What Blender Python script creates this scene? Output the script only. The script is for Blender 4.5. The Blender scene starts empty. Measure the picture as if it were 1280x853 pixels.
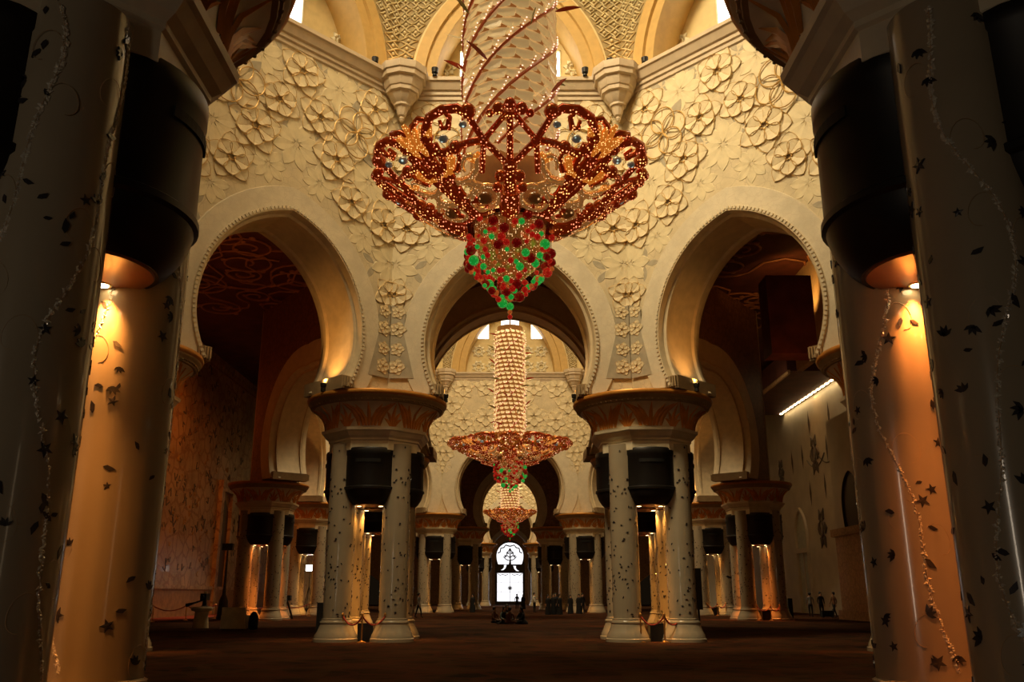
import bpy, math, random
from math import sin, cos, pi, sqrt, atan2, radians
from mathutils import Vector, Matrix
from mathutils.geometry import tessellate_polygon
random.seed(7)
C = bpy.context.scene.collection
R = radians

# ------------------------------------------------------------------ camera
cam_data = bpy.data.cameras.new('camera')
cam_data.sensor_width = 36.0
cam_data.lens = 36.0 * 1100 / 1280
cam_data.shift_x = 0.002
cam_data.clip_start = 0.1
cam_data.clip_end = 400
cam = bpy.data.objects.new('camera', cam_data)
cam.location = (0, 0, 1.61)
cam.rotation_euler = (R(90) + math.atan(317 / 1100), 0, 0)
C.objects.link(cam)
sc = bpy.context.scene
sc.camera = cam

# ------------------------------------------------------------------ world, exposure, large lights
w = bpy.data.worlds.new('world')
sc.world = w
w.use_nodes = True
w.node_tree.nodes['Background'].inputs[0].default_value = (1.0, 0.62, 0.3, 1)
w.node_tree.nodes['Background'].inputs[1].default_value = 0.006
sc.view_settings.view_transform = 'Standard'
sc.view_settings.look = 'None'
sc.view_settings.gamma = 1.0
sc.view_settings.use_curve_mapping = False
sc.view_settings.exposure = 0.0


def light(name, kind, loc, energy, col, size=0.1, aim=None, angle=90, blend=0.5, shape='DISK', spread=None):
    d = bpy.data.lights.new(name, kind)
    d.energy = energy
    d.color = col
    if kind == 'AREA':
        d.shape = shape
        d.size = size
        if spread:
            d.spread = R(spread)
    else:
        d.shadow_soft_size = size
    if kind == 'SPOT':
        d.spot_size = R(angle)
        d.spot_blend = blend
    o = bpy.data.objects.new(name, d)
    o.location = loc
    if aim is not None:
        v = Vector(aim) - Vector(loc)
        o.rotation_euler = v.to_track_quat('-Z', 'Y').to_euler()
    C.objects.link(o)
    return o


DAY = (1.0, 0.78, 0.45)
AMBER = (1.0, 0.44, 0.095)
ORANGE = (1.0, 0.27, 0.045)
# light falling from the dome windows into each octagonal hall
light('dome_daylight', 'AREA', (-7.5, 17.5, 36.0), 2050, DAY, 7.0, (7.5, 32, 16), spread=88)
light('dome_daylight', 'AREA', (1, 18, 36.5), 550, DAY, 8.0, (0, 30, 14), spread=120)  # weak central fill, added beside the directed dome light
light('dome_daylight', 'AREA', (0, 66, 37.0), 5200, DAY, 12.0, (0, 70, 0), spread=150)
light('dome_daylight', 'AREA', (0, 117, 36.0), 6000, DAY, 9.0, (0, 120, 0), spread=150)
# warm lights on the aisle walls, plus two added under the ceilings
light('aisle_light', 'SPOT', (-20.5, 55, 20.0), 3600, ORANGE, 0.5, (-25, 66, 9), 74, 0.9)
light('aisle_light', 'AREA', (-15.5, 44, 9.5), 150, ORANGE, 1.5, (-15.5, 45, 21))  # added uplight that brightens the dark ceiling
light('aisle_light', 'AREA', (15.5, 42, 9.5), 80, ORANGE, 1.5, (16, 44, 21))  # weaker added uplight for the right aisle ceiling
light('aisle_light', 'AREA', (19, 66, 17.0), 60, DAY, 3.0, (26.5, 78, 8))
# daylight entering by tall doors behind the photographer
light('door_daylight', 'AREA', (-9.5, -9.0, 3.2), 140, (1.0, 0.80, 0.58), 0.9, (4, 9, 3), shape='RECTANGLE')
light('door_daylight', 'AREA', (9.5, -9.0, 3.2), 14, (1.0, 0.70, 0.4), 0.9, (-4, 9, 3), shape='RECTANGLE')
for _o in bpy.data.objects:
    if _o.name.startswith('door_daylight'):
        _o.data.size_y = 5.0


# ------------------------------------------------------------------ materials
def mat(name, col, rough=0.5, metal=0.0, coat=0.0, emit=None, emit_s=0.0, var=0.12, scale=3.0, bump=0.0, bscale=30.0,
        trans=0.0, ior=1.45, spec=0.5, dark=None):
    m = bpy.data.materials.new(name)
    m.use_nodes = True
    nt = m.node_tree
    b = nt.nodes['Principled BSDF']
    b.inputs['Roughness'].default_value = rough
    b.inputs['Metallic'].default_value = metal
    b.inputs['Coat Weight'].default_value = coat
    b.inputs['Coat Roughness'].default_value = 0.06
    b.inputs['Transmission Weight'].default_value = trans
    b.inputs['IOR'].default_value = ior
    b.inputs['Specular IOR Level'].default_value = spec
    tc = nt.nodes.new('ShaderNodeTexCoord')
    nz = nt.nodes.new('ShaderNodeTexNoise')
    nz.inputs['Scale'].default_value = scale
    nz.inputs['Detail'].default_value = 5
    nt.links.new(tc.outputs['Object'], nz.inputs['Vector'])
    rp = nt.nodes.new('ShaderNodeValToRGB')
    lo = dark or tuple(c * (1 - var) for c in col)
    hi = tuple(min(1, c * (1 + var)) for c in col)
    rp.color_ramp.elements[0].position = 0.35
    rp.color_ramp.elements[1].position = 0.65
    rp.color_ramp.elements[0].color = (*lo, 1)
    rp.color_ramp.elements[1].color = (*hi, 1)
    nt.links.new(nz.outputs['Fac'], rp.inputs['Fac'])
    nt.links.new(rp.outputs['Color'], b.inputs['Base Color'])
    if bump:
        n2 = nt.nodes.new('ShaderNodeTexNoise')
        n2.inputs['Scale'].default_value = bscale
        n2.inputs['Detail'].default_value = 4
        nt.links.new(tc.outputs['Object'], n2.inputs['Vector'])
        bp = nt.nodes.new('ShaderNodeBump')
        bp.inputs['Strength'].default_value = bump
        bp.inputs['Distance'].default_value = 0.02
        nt.links.new(n2.outputs['Fac'], bp.inputs['Height'])
        nt.links.new(bp.outputs['Normal'], b.inputs['Normal'])
    if emit:
        b.inputs['Emission Color'].default_value = (*emit, 1)
        b.inputs['Emission Strength'].default_value = emit_s
    return m


def nodes_of(m):
    nt = m.node_tree
    return nt, nt.nodes['Principled BSDF']


def add_veins(m, col, scale, width, amount):
    """thin inlaid line figure: the borders of a voronoi pattern mixed into the base colour"""
    nt, b = nodes_of(m)
    src = b.inputs['Base Color'].links[0].from_socket
    tc = nt.nodes.new('ShaderNodeTexCoord')
    nz = nt.nodes.new('ShaderNodeTexNoise')
    nz.inputs['Scale'].default_value = scale * 0.8
    nt.links.new(tc.outputs['Object'], nz.inputs['Vector'])
    mx = nt.nodes.new('ShaderNodeMixRGB')
    mx.inputs[0].default_value = 0.25
    nt.links.new(tc.outputs['Object'], mx.inputs[1])
    nt.links.new(nz.outputs['Color'], mx.inputs[2])
    vo = nt.nodes.new('ShaderNodeTexVoronoi')
    vo.feature = 'DISTANCE_TO_EDGE'
    vo.inputs['Scale'].default_value = scale
    nt.links.new(mx.outputs[0], vo.inputs['Vector'])
    lt = nt.nodes.new('ShaderNodeMath')
    lt.operation = 'LESS_THAN'
    lt.inputs[1].default_value = width
    nt.links.new(vo.outputs['Distance'], lt.inputs[0])
    ml = nt.nodes.new('ShaderNodeMath')
    ml.operation = 'MULTIPLY'
    ml.inputs[1].default_value = amount
    nt.links.new(lt.outputs[0], ml.inputs[0])
    mix = nt.nodes.new('ShaderNodeMixRGB')
    nt.links.new(ml.outputs[0], mix.inputs[0])
    nt.links.new(src, mix.inputs[1])
    mix.inputs[2].default_value = (*col, 1)
    nt.links.new(mix.outputs[0], b.inputs['Base Color'])


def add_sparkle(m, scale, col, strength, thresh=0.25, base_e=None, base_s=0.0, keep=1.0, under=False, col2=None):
    """voronoi dots that give off light: small lit crystals, and painted glints on plain glass"""
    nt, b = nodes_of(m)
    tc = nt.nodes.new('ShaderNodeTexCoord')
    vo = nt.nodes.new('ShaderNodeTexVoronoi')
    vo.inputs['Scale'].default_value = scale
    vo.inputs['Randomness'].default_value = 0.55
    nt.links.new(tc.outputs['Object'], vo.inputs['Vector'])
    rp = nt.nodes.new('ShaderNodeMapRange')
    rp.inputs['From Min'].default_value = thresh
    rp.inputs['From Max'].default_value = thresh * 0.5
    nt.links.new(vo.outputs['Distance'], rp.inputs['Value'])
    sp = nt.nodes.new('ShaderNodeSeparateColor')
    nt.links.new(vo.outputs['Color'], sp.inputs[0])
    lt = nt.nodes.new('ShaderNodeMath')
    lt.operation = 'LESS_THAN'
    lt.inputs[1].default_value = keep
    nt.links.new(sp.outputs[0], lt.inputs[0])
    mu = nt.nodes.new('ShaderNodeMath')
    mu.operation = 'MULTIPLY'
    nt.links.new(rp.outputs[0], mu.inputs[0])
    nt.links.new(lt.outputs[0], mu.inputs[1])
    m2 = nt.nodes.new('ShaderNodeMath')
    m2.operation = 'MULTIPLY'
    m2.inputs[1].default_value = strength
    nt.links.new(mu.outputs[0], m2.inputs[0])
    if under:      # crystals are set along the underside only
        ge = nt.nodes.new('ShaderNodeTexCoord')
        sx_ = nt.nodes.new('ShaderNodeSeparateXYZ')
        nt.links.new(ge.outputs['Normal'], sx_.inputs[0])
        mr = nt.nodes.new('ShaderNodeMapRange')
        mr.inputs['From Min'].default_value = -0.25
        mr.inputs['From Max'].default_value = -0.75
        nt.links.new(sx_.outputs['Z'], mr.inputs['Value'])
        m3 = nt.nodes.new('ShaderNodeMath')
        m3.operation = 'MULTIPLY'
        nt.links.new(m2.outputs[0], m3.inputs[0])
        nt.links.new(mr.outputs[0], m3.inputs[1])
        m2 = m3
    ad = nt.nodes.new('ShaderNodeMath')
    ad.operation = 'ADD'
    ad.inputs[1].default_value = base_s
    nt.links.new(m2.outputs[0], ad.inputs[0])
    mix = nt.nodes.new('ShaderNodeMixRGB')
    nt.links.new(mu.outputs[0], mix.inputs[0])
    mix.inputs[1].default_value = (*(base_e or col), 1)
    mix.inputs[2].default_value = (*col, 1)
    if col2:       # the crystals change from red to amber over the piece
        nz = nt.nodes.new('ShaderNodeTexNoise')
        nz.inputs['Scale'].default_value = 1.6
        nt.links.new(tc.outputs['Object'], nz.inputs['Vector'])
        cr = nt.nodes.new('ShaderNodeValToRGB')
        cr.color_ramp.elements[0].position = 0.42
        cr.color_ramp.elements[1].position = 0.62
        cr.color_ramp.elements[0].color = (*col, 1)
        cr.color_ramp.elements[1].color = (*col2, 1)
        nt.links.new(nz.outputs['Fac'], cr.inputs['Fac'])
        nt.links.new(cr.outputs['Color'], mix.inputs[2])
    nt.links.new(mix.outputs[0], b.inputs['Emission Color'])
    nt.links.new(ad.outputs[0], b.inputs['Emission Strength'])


M = {}
M['stone'] = mat('cream_stone', (0.66, 0.56, 0.37), 0.6, var=0.10, scale=1.5, bump=0.25, bscale=14)
add_veins(M['stone'], (0.50, 0.41, 0.26), 2.6, 0.02, 0.55)
M['band'] = mat('pale_archivolt_stone', (0.70, 0.62, 0.46), 0.55, var=0.07, scale=2.0, bump=0.2, bscale=22)
add_veins(M['band'], (0.62, 0.53, 0.38), 4.5, 0.05, 0.4)
M['soffit'] = mat('warm_plaster', (0.64, 0.52, 0.33), 0.55, var=0.08)
M['petal'] = mat('petal_stone', (0.74, 0.63, 0.41), 0.55, var=0.10, scale=2.5)
M['petal_pale'] = mat('flat_petal_stone', (0.72, 0.62, 0.40), 0.6, var=0.08, scale=2.5)
M['petal_grey'] = mat('grey_petal_stone', (0.42, 0.37, 0.27), 0.6, var=0.1)
M['gold_line'] = mat('gold_line', (0.62, 0.40, 0.14), 0.4, metal=0.3)
M['cornice'] = mat('cornice_stone', (0.60, 0.49, 0.35), 0.55, var=0.06, bump=0.1)
M['drum'] = mat('dome_plaster', (0.72, 0.58, 0.30), 0.6, var=0.06)
M['rib'] = mat('tan_rib_plaster', (0.58, 0.38, 0.13), 0.6, var=0.06)
M['lace'] = mat('pierced_plaster', (0.72, 0.62, 0.38), 0.5)
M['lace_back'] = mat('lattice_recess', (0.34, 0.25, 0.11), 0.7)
M['white_flower'] = mat('white_plaster_flower', (0.80, 0.74, 0.55), 0.5)
M['sky_pane'] = mat('bright_window_glass', (0.9, 0.9, 0.85), 0.3, emit=(1.0, 0.95, 0.85), emit_s=4.0)
M['marble'] = mat('column_marble', (0.42, 0.355, 0.25), 0.22, coat=0.6, var=0.05, scale=1.2)
M['inlay'] = mat('dark_inlay', (0.035, 0.03, 0.035), 0.25, coat=0.5)
M['pearl'] = mat('mother_of_pearl', (0.92, 0.86, 0.72), 0.2, metal=0.35, coat=0.8, bump=1.0, bscale=60)
M['vine'] = mat('tan_vine_inlay', (0.44, 0.32, 0.19), 0.35, coat=0.3)
M['black'] = mat('black_drum', (0.012, 0.010, 0.009), 0.42, var=0.2)
M['grille'] = mat('black_slot', (0.004, 0.004, 0.004), 0.7)
M['wood'] = mat('red_brown_soffit', (0.34, 0.12, 0.04), 0.3, coat=0.4)
M['cap_white'] = mat('capital_cream', (0.84, 0.74, 0.54), 0.45, var=0.06)
M['gold_leaf'] = mat('gold_palm', (0.68, 0.27, 0.045), 0.4, metal=0.1, var=0.15)
M['gold_rim'] = mat('gold_rim', (0.62, 0.27, 0.05), 0.35, metal=0.35)
M['cap_dark'] = mat('capital_moulding', (0.36, 0.25, 0.13), 0.5)
M['lamp'] = mat('lamp_lens', (1, 0.9, 0.7), 0.3, emit=(1.0, 0.72, 0.35), emit_s=14.0)
M['chrome'] = mat('lamp_ring', (0.7, 0.55, 0.35), 0.25, metal=0.8)
M['ceiling'] = mat('red_ceiling', (0.10, 0.030, 0.020), 0.6, var=0.3, scale=1.0)
M['scroll'] = mat('ceiling_scroll', (0.42, 0.20, 0.10), 0.5)
M['brownwall'] = mat('brown_mosaic_wall', (0.46, 0.27, 0.13), 0.45, var=0.2, scale=5)
add_veins(M['brownwall'], (0.28, 0.15, 0.07), 2.2, 0.05, 0.6)
M['shade'] = mat('shaded_brown_wall', (0.24, 0.11, 0.05), 0.5, var=0.25, scale=4)  # brown pattern, with the unlit bay's shade put into the colour
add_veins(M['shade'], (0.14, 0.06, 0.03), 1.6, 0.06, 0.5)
M['leftwall'] = mat('left_wall_marble', (0.52, 0.33, 0.15), 0.42, coat=0.05, var=0.25, scale=0.5)
add_veins(M['leftwall'], (0.30, 0.13, 0.04), 1.1, 0.07, 0.75)
add_veins(M['leftwall'], (0.62, 0.40, 0.16), 2.3, 0.03, 0.6)
M['rightwall'] = mat('white_wall_marble', (0.62, 0.55, 0.42), 0.45, var=0.08, scale=0.6)
M['niche'] = mat('niche_marble', (0.50, 0.52, 0.42), 0.4)
M['door'] = mat('dark_door_wood', (0.06, 0.025, 0.012), 0.4)
M['dado'] = mat('brown_dado', (0.36, 0.18, 0.08), 0.5, var=0.2)
M['metal_black'] = mat('black_metal', (0.012, 0.011, 0.010), 0.45)
M['brass'] = mat('brass', (0.7, 0.36, 0.10), 0.3, metal=0.9)
M['rope'] = mat('red_velvet_rope', (0.28, 0.03, 0.02), 0.8)
M['cloth_beige'] = mat('beige_cover', (0.72, 0.60, 0.38), 0.85)
M['bright'] = mat('video_light_panel', (1, 1, 1), 0.3, emit=(1.0, 0.92, 0.85), emit_s=9.0)
M['winglass'] = mat('daylit_glass', (0.9, 0.9, 0.95), 0.2, emit=(0.96, 0.96, 1.0), emit_s=1.35, var=0.03)
M['tracery'] = mat('window_tracery', (0.10, 0.09, 0.07), 0.5)
M['star_dark'] = mat('dark_star_marble', (0.14, 0.11, 0.08), 0.5)
M['floor_lit'] = mat('red_lit_carpet', (0.30, 0.05, 0.02), 0.9)
M['skin'] = mat('skin', (0.42, 0.24, 0.15), 0.5)
M['hair'] = mat('black_hair', (0.012, 0.010, 0.009), 0.6)
for nm, c_ in (('cloth_black', (0.006, 0.0055, 0.006)), ('cloth_white', (0.75, 0.72, 0.66)), ('cloth_grey', (0.18, 0.17, 0.16)), ('cloth_navy', (0.03, 0.035, 0.06)),
               ('cloth_brown', (0.16, 0.07, 0.03)), ('cloth_teal', (0.16, 0.22, 0.20))):
    M[nm] = mat(nm, c_, 0.85, bump=0.3, bscale=20)
# chandelier
M['scrollwork'] = mat('red_gold_scrollwork', (0.34, 0.025, 0.008), 0.16, metal=0.6, var=0.5, scale=2.5, dark=(0.42, 0.14, 0.02))
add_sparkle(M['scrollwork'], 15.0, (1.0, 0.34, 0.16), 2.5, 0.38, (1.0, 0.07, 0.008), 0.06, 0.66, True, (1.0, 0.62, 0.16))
M['fan'] = mat('orange_glass_fan', (0.85, 0.28, 0.03), 0.15, metal=0.4, var=0.4, scale=6)
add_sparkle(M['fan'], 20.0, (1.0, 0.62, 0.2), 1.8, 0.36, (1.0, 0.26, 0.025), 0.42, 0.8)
M['gold_loop'] = mat('pale_gold_loop', (0.75, 0.45, 0.15), 0.18, metal=0.8)
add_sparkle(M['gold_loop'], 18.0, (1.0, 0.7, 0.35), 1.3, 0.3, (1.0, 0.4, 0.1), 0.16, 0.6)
M['bronze'] = mat('bronze_frame', (0.22, 0.08, 0.025), 0.25, metal=0.8)
M['crystal'] = mat('faceted_crystal', (0.55, 0.62, 0.52), 0.08, metal=0.2, coat=0.8)
add_sparkle(M['crystal'], 9.0, (0.75, 1.0, 0.9), 0.9, 0.35, (0.5, 0.6, 0.5), 0.05, 0.5)  # glints and a faint glow put in to lighten the drops
M['smoke'] = mat('smoky_amber_glass', (0.26, 0.10, 0.03), 0.12, coat=0.8)
add_sparkle(M['smoke'], 8.0, (1.0, 0.6, 0.25), 0.9, 0.3, (1.0, 0.3, 0.06), 0.03, 0.4)  # slight glow put into the glass so it reads less black
M['panel'] = mat('amber_glass_plate', (0.80, 0.62, 0.32), 0.25, var=0.10, emit=(1.0, 0.66, 0.27), emit_s=0.26)
M['bar'] = mat('pale_glass_bar', (0.85, 0.72, 0.48), 0.2, var=0.10, emit=(1.0, 0.66, 0.27), emit_s=0.55)
M['core'] = mat('chandelier_core', (0.40, 0.20, 0.06), 0.4, metal=0.3, emit=(1.0, 0.45, 0.12), emit_s=0.06)
M['led'] = mat('pink_white_lights', (1, 0.7, 0.6), 0.3, emit=(1.0, 0.60, 0.42), emit_s=1.8)
M['led_red'] = mat('red_spiral_lights', (0.5, 0.1, 0.04), 0.3, emit=(1.0, 0.2, 0.04), emit_s=0.07)
M['spike'] = mat('gold_glass_spike', (0.95, 0.78, 0.4), 0.15, metal=0.4, emit=(1, 0.75, 0.3), emit_s=0.35)
M['feather_red'] = mat('red_glass_feather', (0.42, 0.05, 0.02), 0.2)
M['feather_green'] = mat('olive_glass_feather', (0.26, 0.24, 0.07), 0.2)
M['glitter'] = mat('gold_glitter', (0.75, 0.42, 0.12), 0.25, metal=0.7)
add_sparkle(M['glitter'], 22.0, (1.0, 0.72, 0.34), 1.7, 0.34, (1.0, 0.34, 0.06), 0.10, 0.5)
M['bead_red'] = mat('red_glass_bead', (0.55, 0.01, 0.01), 0.08, coat=0.6, emit=(1.0, 0.02, 0.01), emit_s=0.14)
M['bead_dark'] = mat('dark_red_glass_bead', (0.28, 0.006, 0.006), 0.08, coat=0.6, emit=(1.0, 0.015, 0.01), emit_s=0.05)
M['bead_green'] = mat('green_glass_bead', (0.02, 0.55, 0.06), 0.08, coat=0.6, emit=(0.03, 1.0, 0.11), emit_s=0.14)
M['bead_orange'] = mat('orange_glass_bead', (0.75, 0.16, 0.02), 0.08, coat=0.6, emit=(1.0, 0.22, 0.03), emit_s=0.24)

for k_, c1_, e_ in (('bead_red', (1.0, 0.14, 0.08), (1.0, 0.02, 0.01)), ('bead_dark', (0.9, 0.06, 0.04), (1.0, 0.015, 0.01)), ('bead_green', (0.25, 1.0, 0.35), (0.03, 1.0, 0.11)),
                   ('bead_orange', (1.0, 0.5, 0.15), (1.0, 0.2, 0.03))):
    add_sparkle(M[k_], 3.2, c1_, 0.6 if k_ != 'bead_dark' else 0.3, 0.36, e_, 0.21 if k_ != 'bead_dark' else 0.06, 0.7)  # facet highlights and a glow put into the beads as emission


def carpet_material():
    m = mat('patterned_carpet', (0.045, 0.017, 0.0075), 0.95, var=0.5, scale=0.45, dark=(0.016, 0.010, 0.006), bump=0.6, bscale=9, spec=0.05)
    add_veins(m, (0.075, 0.022, 0.010), 1.1, 0.09, 0.55)
    add_veins(m, (0.06, 0.03, 0.012), 0.5, 0.06, 0.5)
    return m


M['carpet'] = carpet_material()


# ------------------------------------------------------------------ mesh helpers
class MB:
    def __init__(self):
        self.v = []
        self.f = []

    def add(self, vs, fs):
        o = len(self.v)
        self.v += [tuple(p) for p in vs]
        self.f += [tuple(i + o for i in f) for f in fs]
        return self

    def box(self, x0, x1, y0, y1, z0, z1, mx=None):
        vs = [(x, y, z) for z in (z0, z1) for y in (y0, y1) for x in (x0, x1)]
        if mx is not None:
            vs = [mx @ Vector(p) for p in vs]
        return self.add(vs, [(0, 2, 3, 1), (4, 5, 7, 6), (0, 1, 5, 4), (2, 6, 7, 3), (0, 4, 6, 2), (1, 3, 7, 5)])

    def lathe(self, prof, n=24, cx=0, cy=0, a0=0.0, a1=2 * pi, sx=1.0, sy=1.0, caps=True):
        full = abs(a1 - a0 - 2 * pi) < 1e-6
        k = n if full else n + 1
        vs = []
        for r, z in prof:
            for i in range(k):
                a = a0 + (a1 - a0) * i / n
                vs.append((cx + r * cos(a) * sx, cy + r * sin(a) * sy, z))
        fs = []
        for j in range(len(prof) - 1):
            for i in range(n):
                i2 = (i + 1) % k
                fs.append((j * k + i, j * k + i2, (j + 1) * k + i2, (j + 1) * k + i))
        if full and caps:
            if prof[0][0] > 1e-4:
                fs.append(tuple(reversed(range(k))))
            if prof[-1][0] > 1e-4:
                fs.append(tuple((len(prof) - 1) * k + i for i in range(k)))
        return self.add(vs, fs)

    def tube(self, pts, r, n=6, closed=False, caps=True):
        pts = [Vector(p) for p in pts]
        m = len(pts)
        rr = r if isinstance(r, (list, tuple)) else [r] * m
        vs = []
        up = None
        for i, p in enumerate(pts):
            if closed:
                t = pts[(i + 1) % m] - pts[i - 1]
            else:
                t = pts[min(i + 1, m - 1)] - pts[max(i - 1, 0)]
            if t.length < 1e-9:
                t = Vector((0, 0, 1))
            t.normalize()
            if up is None:
                up = Vector((0, 0, 1)) if abs(t.z) < 0.9 else Vector((1, 0, 0))
            a = t.cross(up)
            if a.length < 1e-6:
                a = t.cross(Vector((1, 0.3, 0)))
            a.normalize()
            b = a.cross(t)
            up = b
            for k in range(n):
                g = 2 * pi * k / n
                vs.append(p + a * (rr[i] * cos(g)) + b * (rr[i] * sin(g)))
        fs = []
        for i in range(m if closed else m - 1):
            i2 = (i + 1) % m
            for k in range(n):
                k2 = (k + 1) % n
                fs.append((i * n + k, i * n + k2, i2 * n + k2, i2 * n + k))
        if caps and not closed:
            fs.append(tuple(reversed(range(n))))
            fs.append(tuple((m - 1) * n + k for k in range(n)))
        return self.add(vs, fs)

    def ball(self, c, r, n=8, m=5, sz=1.0):
        prof = [(r * sin(pi * i / m), -r * sz * cos(pi * i / m)) for i in range(m + 1)]
        prof[0] = (0.0005, prof[0][1])
        prof[-1] = (0.0005, prof[-1][1])
        o = len(self.v)
        self.lathe(prof, n)
        for i in range(o, len(self.v)):
            x, y, z = self.v[i]
            self.v[i] = (x + c[0], y + c[1], z + c[2])
        return self

    def xf(self, mx, start=0):
        for i in range(start, len(self.v)):
            self.v[i] = tuple(mx @ Vector(self.v[i]))
        return self

    def mesh(self, name, m, smooth=None):
        me = bpy.data.meshes.new(name)
        me.from_pydata(self.v, [], self.f)
        for mm in (m if isinstance(m, (list, tuple)) else [m]):
            me.materials.append(mm)
        if smooth is not None:
            me.polygons.foreach_set('use_smooth', [True] * len(me.polygons))
            me.set_sharp_from_angle(angle=R(smooth))
        me.update()
        return me

    def build(self, name, m, parent=None, smooth=None, loc=None):
        return link(name, self.mesh(name, m, smooth), parent, loc)


def link(name, me, parent=None, loc=None, rz=0.0, mx=None):
    o = bpy.data.objects.new(name, me)
    C.objects.link(o)
    if parent is not None:
        o.parent = parent
    if loc is not None:
        o.location = loc
    if rz:
        o.rotation_euler = (0, 0, rz)
    if mx is not None:
        o.matrix_local = mx
    return o


def tag(o, label, cat, group=None, kind=None):
    o['label'] = label
    if cat:
        o['category'] = cat
    if group:
        o['group'] = group
    if kind:
        o['kind'] = kind
    return o


def thing(name, label, cat, loc=(0, 0, 0), rz=0.0, group=None, kind=None):
    o = link(name, None, None, loc, rz)
    return tag(o, label, cat, group, kind)


def kids(o):
    return [c for c in KIDS.get(o.name, [])]


def copy_tree(root, loc, rz=0.0, scale=None):
    kidmap = {}
    for o in bpy.data.objects:
        if o.parent is not None:
            kidmap.setdefault(o.parent.name, []).append(o)

    def rec(o, parent):
        c = o.copy()
        C.objects.link(c)
        if parent is not None:
            c.parent = parent
            c.matrix_parent_inverse = o.matrix_parent_inverse.copy()
        for k in kidmap.get(o.name, []):
            rec(k, c)
        return c
    c = rec(root, None)
    c.location = loc
    c.rotation_euler = (0, 0, rz)
    return c


def stuff(o):
    o['kind'] = 'stuff'
    return o


# ------------------------------------------------------------------ arches
def arch_pts(w_, zs, wf, zf, za, nu=18, nl=7):
    """pointed horseshoe, from the right foot over the apex to the left foot: (x, z)"""
    H = za - zs
    c = (w_ * w_ - H * H) / (2 * w_)
    Rr = w_ - c
    right = []
    d = zs - zf
    if d > 0.01 and w_ - wf > 0.01:
        e = w_ - wf
        R2 = (d * d + e * e) / (2 * e)
        for i in range(nl):
            z = zf + d * i / nl
            right.append((w_ - R2 + sqrt(max(0, R2 * R2 - (zs - z) ** 2)), z))
    elif d > 0.01:
        for i in range(nl):
            right.append((w_, zf + d * i / nl))
    amax = math.acos(max(-1, min(1, -c / Rr)))
    for i in range(nu + 1):
        a = amax * i / nu
        right.append((c + Rr * cos(a), zs + Rr * sin(a)))
    right[-1] = (0.0, za)
    return right + [(-x, z) for x, z in reversed(right[:-1])]


def arch_off(p, o):
    w_, zs, wf, zf, za = p
    return arch_pts(w_ + o, zs, wf + o, zf, za + o * 1.05)


def sweep_arch(mb, p, prof):
    rows = [[(x, y, z) for x, z in arch_off(p, o)] for y, o in prof]
    n = len(rows[0])
    vs = [q for r_ in rows for q in r_]
    fs = []
    for j in range(len(rows) - 1):
        for i in range(n - 1):
            fs.append((j * n + i, j * n + i + 1, (j + 1) * n + i + 1, (j + 1) * n + i))
    mb.add(vs, fs)


def ring_face(mb, p, o, L, z0, z1, y, flip=False):
    """wall face at depth y between the arch curve offset by o and the rectangle |x|<L, z0<z<z1"""
    cur = arch_off(p, o)
    n = len(cur)
    cz = p[1]
    outer = []
    for i, (x, z) in enumerate(cur):
        dx, dz = x, z - cz
        if i == 0:
            outer.append((L, z0))
            continue
        if i == n - 1:
            outer.append((-L, z0))
            continue
        best = 1e9
        if abs(dx) > 1e-6:
            best = min(best, L / abs(dx))
        if dz > 1e-6:
            best = min(best, (z1 - cz) / dz)
        if dz < -1e-6:
            best = min(best, (z0 - cz) / dz)
        outer.append((dx * best, cz + dz * best))
    # snap the points next to the corners onto them
    for sx in (L, -L):
        j = min(range(n), key=lambda q: (outer[q][0] - sx) ** 2 + (outer[q][1] - z1) ** 2)
        outer[j] = (sx, z1)
    vs = [(x, y, z) for x, z in cur] + [(x, y, z) for x, z in outer]
    fs = []
    for i in range(n - 1):
        f = (i, i + 1, n + i + 1, n + i)
        fs.append(tuple(reversed(f)) if flip else f)
    mb.add(vs, fs)


def curve_frames(p, o, step):
    """points along the offset arch at about equal steps, with the tangent angle"""
    cur = arch_off(p, o)
    out = []
    acc = 0.0
    for (x0, z0), (x1, z1) in zip(cur, cur[1:]):
        L = sqrt((x1 - x0) ** 2 + (z1 - z0) ** 2)
        s = step - acc
        while s <= L:
            t = s / L
            out.append((x0 + (x1 - x0) * t, z0 + (z1 - z0) * t, atan2(z1 - z0, x1 - x0)))
            s += step
        acc = L - (s - step)
    return out


# ------------------------------------------------------------------ floor
fb = MB()
fb.add([(-30, -12, 0), (30, -12, 0), (30, 150, 0), (-30, 150, 0), (-30, -12, -0.3), (30, -12, -0.3), (30, 150, -0.3), (-30, 150, -0.3)],
       [(0, 1, 2, 3), (7, 6, 5, 4), (0, 4, 5, 1), (1, 5, 6, 2), (2, 6, 7, 3), (3, 7, 4, 0)])
floor = fb.build('floor', M['carpet'])
tag(floor, 'dark brown and red patterned carpet covering the whole prayer hall floor', 'carpet', kind='structure')


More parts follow.
